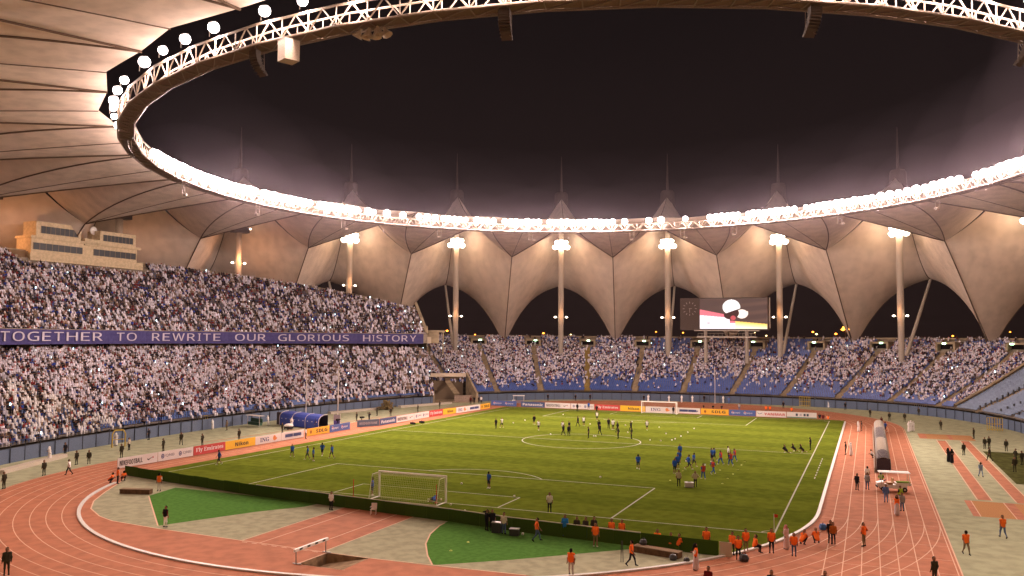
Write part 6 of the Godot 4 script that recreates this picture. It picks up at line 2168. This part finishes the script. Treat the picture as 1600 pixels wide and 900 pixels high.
	person("player", "stand", "white_kit", 0.1, -17.4, 180, "small player in white or black beyond the centre circle, eleventh from the left", "players warming up beyond the centre circle")
	person("player", "walk", "dark", 1.9, -13.9, 120, "small player in white or black beyond the centre circle, twelfth from the left", "players warming up beyond the centre circle")
	person("player", "walk", "dark", 3.7, -15.9, 60, "small player in white or black beyond the centre circle, thirteenth from the left", "players warming up beyond the centre circle")
	person("player", "walk", "white_kit", 5.7, -19.1, 0, "small player in white or black beyond the centre circle, fourteenth from the left", "players warming up beyond the centre circle")
	person("player", "walk", "dark", -4.8, -5.3, 60, "dark clad player inside the far half of the centre circle, first from the left", "players in the centre circle")
	person("player", "walk", "dark", -3.7, -4.9, 30, "dark clad player inside the far half of the centre circle, second from the left", "players in the centre circle")
	person("player", "stand", "dark", 0.0, -3.8, 100, "dark clad player inside the far half of the centre circle, third from the left", "players in the centre circle")
	person("player", "walk", "dark", 0.3, -8.9, 60, "dark clad player inside the far half of the centre circle, fourth from the left", "players in the centre circle")
	person("player", "stand", "dark", 4.5, -5.1, 90, "dark clad player inside the far half of the centre circle, fifth from the left", "players in the centre circle")
	person("player", "stand", "dark", 6.4, -6.0, 270, "dark clad player inside the far half of the centre circle, sixth from the left", "players in the centre circle")
	person("player", "stand", "dark", -17.4, -50.0, 0, "dark clad figure in front of the far advertising boards, first from the left", "figures near the far goal")
	person("player", "walk", "blue_kit", -16.2, -54.3, 30, "dark clad figure in front of the far advertising boards, second from the left", "figures near the far goal")
	person("player", "walk", "dark", -12.2, -47.4, 0, "dark clad figure in front of the far advertising boards, third from the left", "figures near the far goal")
	person("player", "stand", "dark", 3.2, -52.1, 180, "dark clad figure in front of the far advertising boards, fourth from the left", "figures near the far goal")
	person("person", "stand", "dark", 40.0, 28.2, 330, "man in casual clothes on the track left of the cart, first from the left", "")
	person("person", "stand", "grey_jeans", 41.0, 27.3, 340, "man in casual clothes on the track left of the cart, second from the left", "")
	person("person", "stand", "white_shirt", 41.0, 21.6, 200, "man in casual clothes on the track left of the cart, third from the left", "")
	person("person", "stand", "dark", 38.2, -1.2, 90, "person in black beside the white robed man on the inner lanes", "")
	person("person", "robe_stand", "robe_white", 38.9, -0.8, 90, "white robed man with a person in black on the inner lanes", "")
	person("person", "crouch", "white_shirt", 41.7, 0.6, 90, "man in white shirt crouching against the grey player tunnel", "")
	person("medic", "stand", "overall_blue", 42.7, 34.2, 10, "medic in blue overalls in front of the white roofed cart", "")
	person("medic", "stand", "bib_green", 44.0, 34.2, 30, "medic in green vest at the rear of the white roofed cart", "")
	person("medic", "sit", "bib_green", 42.4, 22.8, 180, "medic in green vest by the front of the cart", "")
	person("steward", "robe_stand", "bib_robe", 43.5, 40.3, 0, "steward in orange bib over a pale robe behind the cart", "")
	person("person", "stand", "grey_jeans", 44.0, 38.2, 20, "man in grey and jeans half hidden behind the robed steward", "")
	person("guard", "robe_stand", "abaya", 50.8, 0.1, 60, "figure in long black gown beside the left red runway, first from the left", "")
	person("guard", "robe_stand", "abaya", 51.1, 1.2, 200, "figure in long black gown beside the left red runway, second from the left", "")
	person("guard", "stand", "army", 53.3, -7.8, 20, "guard in dark uniform around the dark green patch, first from the left", "guards on the right apron")
	person("guard", "stand", "army", 56.9, -31.1, 60, "guard in dark uniform around the dark green patch, second from the left", "guards on the right apron")
	person("guard", "stand", "army", 56.9, -17.1, 10, "guard in dark uniform around the dark green patch, third from the left", "guards on the right apron")
	person("guard", "stand", "army", 57.5, -17.4, 30, "guard in dark uniform around the dark green patch, fourth from the left", "guards on the right apron")
	person("guard", "walk", "army", 55.9, -3.1, 60, "guard in dark uniform around the dark green patch, fifth from the left", "guards on the right apron")
	person("guard", "stand", "army", 59.4, -15.2, 0, "guard in dark uniform around the dark green patch, sixth from the left", "guards on the right apron")
	person("guard", "walk", "army", 59.0, -3.9, 300, "guard in dark uniform around the dark green patch, seventh from the left", "guards on the right apron")
	person("guard", "stand", "army", 57.5, 6.2, 10, "guard in dark uniform around the dark green patch, eighth from the left", "guards on the right apron")
	person("guard", "stand", "army", 59.3, -0.9, 30, "guard in dark uniform around the dark green patch, ninth from the left", "guards on the right apron")
	person("person", "walk", "pale_blue", 53.2, 12.4, 200, "slim figure in pale blue on the apron between the red runways", "")
	person("guard", "stand", "army", 41.4, -65.4, 330, "guard in dark clothes along the far right bend of the track, first from the left", "guards at the far right bend")
	person("guard", "walk", "dark_red", 43.3, -45.2, 30, "guard in dark clothes along the far right bend of the track, second from the left", "guards at the far right bend")
	person("guard", "stand", "army", 44.9, -58.1, 0, "guard in dark clothes along the far right bend of the track, third from the left", "guards at the far right bend")
	person("guard", "stand", "army", 47.6, -56.7, 0, "guard in dark clothes along the far right bend of the track, fourth from the left", "guards at the far right bend")
	person("guard", "stand", "army", 50.9, -73.6, 340, "guard in dark clothes along the far right bend of the track, fifth from the left", "guards at the far right bend")
	person("guard", "stand", "army", 53.0, -44.1, 330, "guard in dark clothes along the far right bend of the track, sixth from the left", "guards at the far right bend")
	person("person", "robe_stand", "robe_white", 39.5, -33.9, 60, "white robed man on the far right bend of the track, first from the left", "")
	person("person", "robe_stand", "robe_white", 47.6, -37.9, 0, "white robed man on the far right bend of the track, second from the left", "")
	person("person", "robe_stand", "robe_white", 48.0, -39.3, 20, "white robed man on the far right bend of the track, third from the left", "")
	person("person", "robe_stand", "robe_white", 48.4, -39.5, 40, "white robed man on the far right bend of the track, fourth from the left", "")
	person("person", "stand", "dark", 40.0, -35.3, 90, "person in black next to the white robed man at the far bend", "")
	person("person", "walk", "blue_kit", 43.8, -34.9, 120, "person in blue stepping beside the pale tunnel end", "")
	person("person", "stand", "dark", -33.6, -74.9, 0, "standing figure along the far fence behind the advertising boards, first from the left", "figures along the far fence")
	person("person", "stand", "dark", -27.4, -78.3, 0, "standing figure along the far fence behind the advertising boards, second from the left", "figures along the far fence")
	person("person", "stand", "dark", -24.1, -80.1, 0, "standing figure along the far fence behind the advertising boards, third from the left", "figures along the far fence")
	person("person", "stand", "dark", -11.3, -84.6, 0, "standing figure along the far fence behind the advertising boards, fourth from the left", "figures along the far fence")
	person("person", "robe_stand", "robe_white", -10.3, -85.1, 0, "standing figure along the far fence behind the advertising boards, fifth from the left", "figures along the far fence")
	person("person", "robe_stand", "robe_white", -5.1, -85.5, 0, "standing figure along the far fence behind the advertising boards, sixth from the left", "figures along the far fence")
	person("person", "robe_stand", "robe_white", -2.2, -87.0, 0, "standing figure along the far fence behind the advertising boards, seventh from the left", "figures along the far fence")
	person("person", "robe_stand", "robe_white", 0.2, -88.4, 0, "standing figure along the far fence behind the advertising boards, eighth from the left", "figures along the far fence")
	person("person", "stand", "dark", 2.9, -89.8, 0, "standing figure along the far fence behind the advertising boards, ninth from the left", "figures along the far fence")
	person("person", "robe_stand", "robe_white", 7.6, -90.0, 0, "standing figure along the far fence behind the advertising boards, tenth from the left", "figures along the far fence")
	person("person", "stand", "overall_blue", 9.2, -88.5, 0, "standing figure along the far fence behind the advertising boards, eleventh from the left", "figures along the far fence")
	person("person", "stand", "dark", 13.1, -90.6, 0, "standing figure along the far fence behind the advertising boards, twelfth from the left", "figures along the far fence")
	person("person", "stand", "dark", 23.0, -78.8, 0, "standing figure along the far right fence under the blue seats, first from the left", "figures along the far fence")
	person("person", "robe_stand", "robe_white", 32.4, -87.8, 0, "standing figure along the far right fence under the blue seats, second from the left", "figures along the far fence")
	person("person", "stand", "dark", 36.2, -81.9, 0, "standing figure along the far right fence under the blue seats, third from the left", "figures along the far fence")
	person("person", "robe_stand", "robe_white", 28.9, -96.8, 0, "standing figure along the far right fence under the blue seats, fourth from the left", "figures along the far fence")
	person("photographer", "stand", "grey_jeans", 14.7, -66.8, 0, "photographer seated or standing behind the far right advertising boards, first from the left", "photographers behind the far boards")
	person("photographer", "sit", "bib", 20.1, -69.7, 0, "photographer seated or standing behind the far right advertising boards, second from the left", "photographers behind the far boards")
	person("photographer", "sit", "bib", 20.9, -70.1, 0, "photographer seated or standing behind the far right advertising boards, third from the left", "photographers behind the far boards")
	person("photographer", "sit", "bib", 25.6, -68.9, 0, "photographer seated or standing behind the far right advertising boards, fourth from the left", "photographers behind the far boards")
	person("photographer", "crouch", "dark", 32.0, -55.9, 0, "crouching photographer at the right end of the far boards, first from the left", "")
	person("photographer", "crouch", "dark_red", 32.7, -54.8, 0, "crouching photographer at the right end of the far boards, second from the left", "")
	person("photographer", "crouch", "bib_white", 33.7, -53.8, 0, "crouching photographer at the right end of the far boards, third from the left", "")
	person("person", "robe_stand", "robe_white", -57.5, 3.4, 100, "white robed man beside the blue dugout, first from the left", "")
	person("person", "robe_stand", "robe_white", -50.5, 5.8, 200, "white robed man beside the blue dugout, second from the left", "")
	person("soldier", "stand", "army", -47.6, 12.0, 100, "soldier standing on the apron between the dugout and the boards", "")
	person("soldier", "stand", "army", -46.2, 4.8, 90, "soldier standing close in front of the blue dugout", "")
	person("photographer", "camera", "dark", -45.3, -10.5, 270, "camera operator behind the slate coloured board", "")
	person("person", "robe_stand", "robe_white", -61.7, 12.6, 100, "white robed man at the wall below the left stand", "")
	person("person", "stand", "army_tan", -58.2, 13.1, 100, "soldier in tan camouflage under the left stand", "")
	person("person", "stand", "dark_red", -46.4, -56.5, 0, "bystander at the mouth of the corner tunnel, first from the left", "bystanders at the corner tunnel")
	person("person", "stand", "dark", -45.5, -59.2, 0, "bystander at the mouth of the corner tunnel, second from the left", "bystanders at the corner tunnel")
	person("person", "stand", "white_shirt", -45.0, -59.5, 0, "bystander at the mouth of the corner tunnel, third from the left", "bystanders at the corner tunnel")
	person("person", "stand", "dark", -46.5, -58.7, 60, "bystander at the mouth of the corner tunnel, fourth from the left", "bystanders at the corner tunnel")

# ------------------------------------------------------------------ far lights beyond the stadium
func city_lights() -> void:
	var post := paint("lamp post", Color(0.15, 0.13, 0.11), 0.6)
	var sodium := glow("sodium lamp", Color(1.0, 0.55, 0.18), 9.0)
	var pale := glow("pale lamp", Color(1.0, 0.85, 0.55), 7.0)
	var st := begin()
	lathe(st, [Vector2(0, -0.6), Vector2(0.9, 0.0), Vector2(0, 0.6)], 8)
	var bulb := done(st)
	var n := 0
	for i in 46:
		var th := -38.0 + 92.0 * i / 45.0 + rng.randf_range(-0.8, 0.8)
		var r := rng.randf_range(420.0, 760.0)
		var h := 15.0 + r * rng.randf_range(0.0, 0.014)
		var o := thing("street_lamp", "distant glowing street lamp in the dark beyond the far stand", "street lamp", pol(th, r, -0.3), 0, "street lamps beyond the stadium")
		part("post", bar(Vector3.ZERO, Vector3(0, h, 0), 0.2, 5), post, o)
		part("lamp", bulb, sodium if rng.randf() < 0.7 else pale, o, Vector3(0, h + 0.3, 0)).scale = Vector3.ONE * rng.randf_range(0.6, 1.3)
	for e in [[-32.3, 480.0, 21.0, 2.4, "cluster of orange lamps on a high mast left of the far masts"], [2.7, 520.0, 24.0, 2.2, "bright orange lamp cluster seen left of the video screen"], [28.6, 600.0, 40.0, 1.4, "single high yellow lamp beyond the right canopies"]]:
		var o := thing("floodlit_mast", e[4], "street lamp", pol(e[0], e[1], -0.3), -e[0])
		part("post", bar(Vector3.ZERO, Vector3(0, e[2], 0), 0.3, 6), post, o)
		for x in [-4.0, -1.2, 1.2, 4.0]:
			if e[3] < 2.0 and x != 1.2: continue
			part("lamp", bulb, sodium, o, Vector3(x if e[3] > 2.3 else x * 0.4, e[2] + (1.6 if absf(x) < 2 else 0.0), 0)).scale = Vector3.ONE * e[3] * 0.8
		part("arm", bar(Vector3(-4, e[2], 0), Vector3(4, e[2], 0), 0.15, 5), post, o)
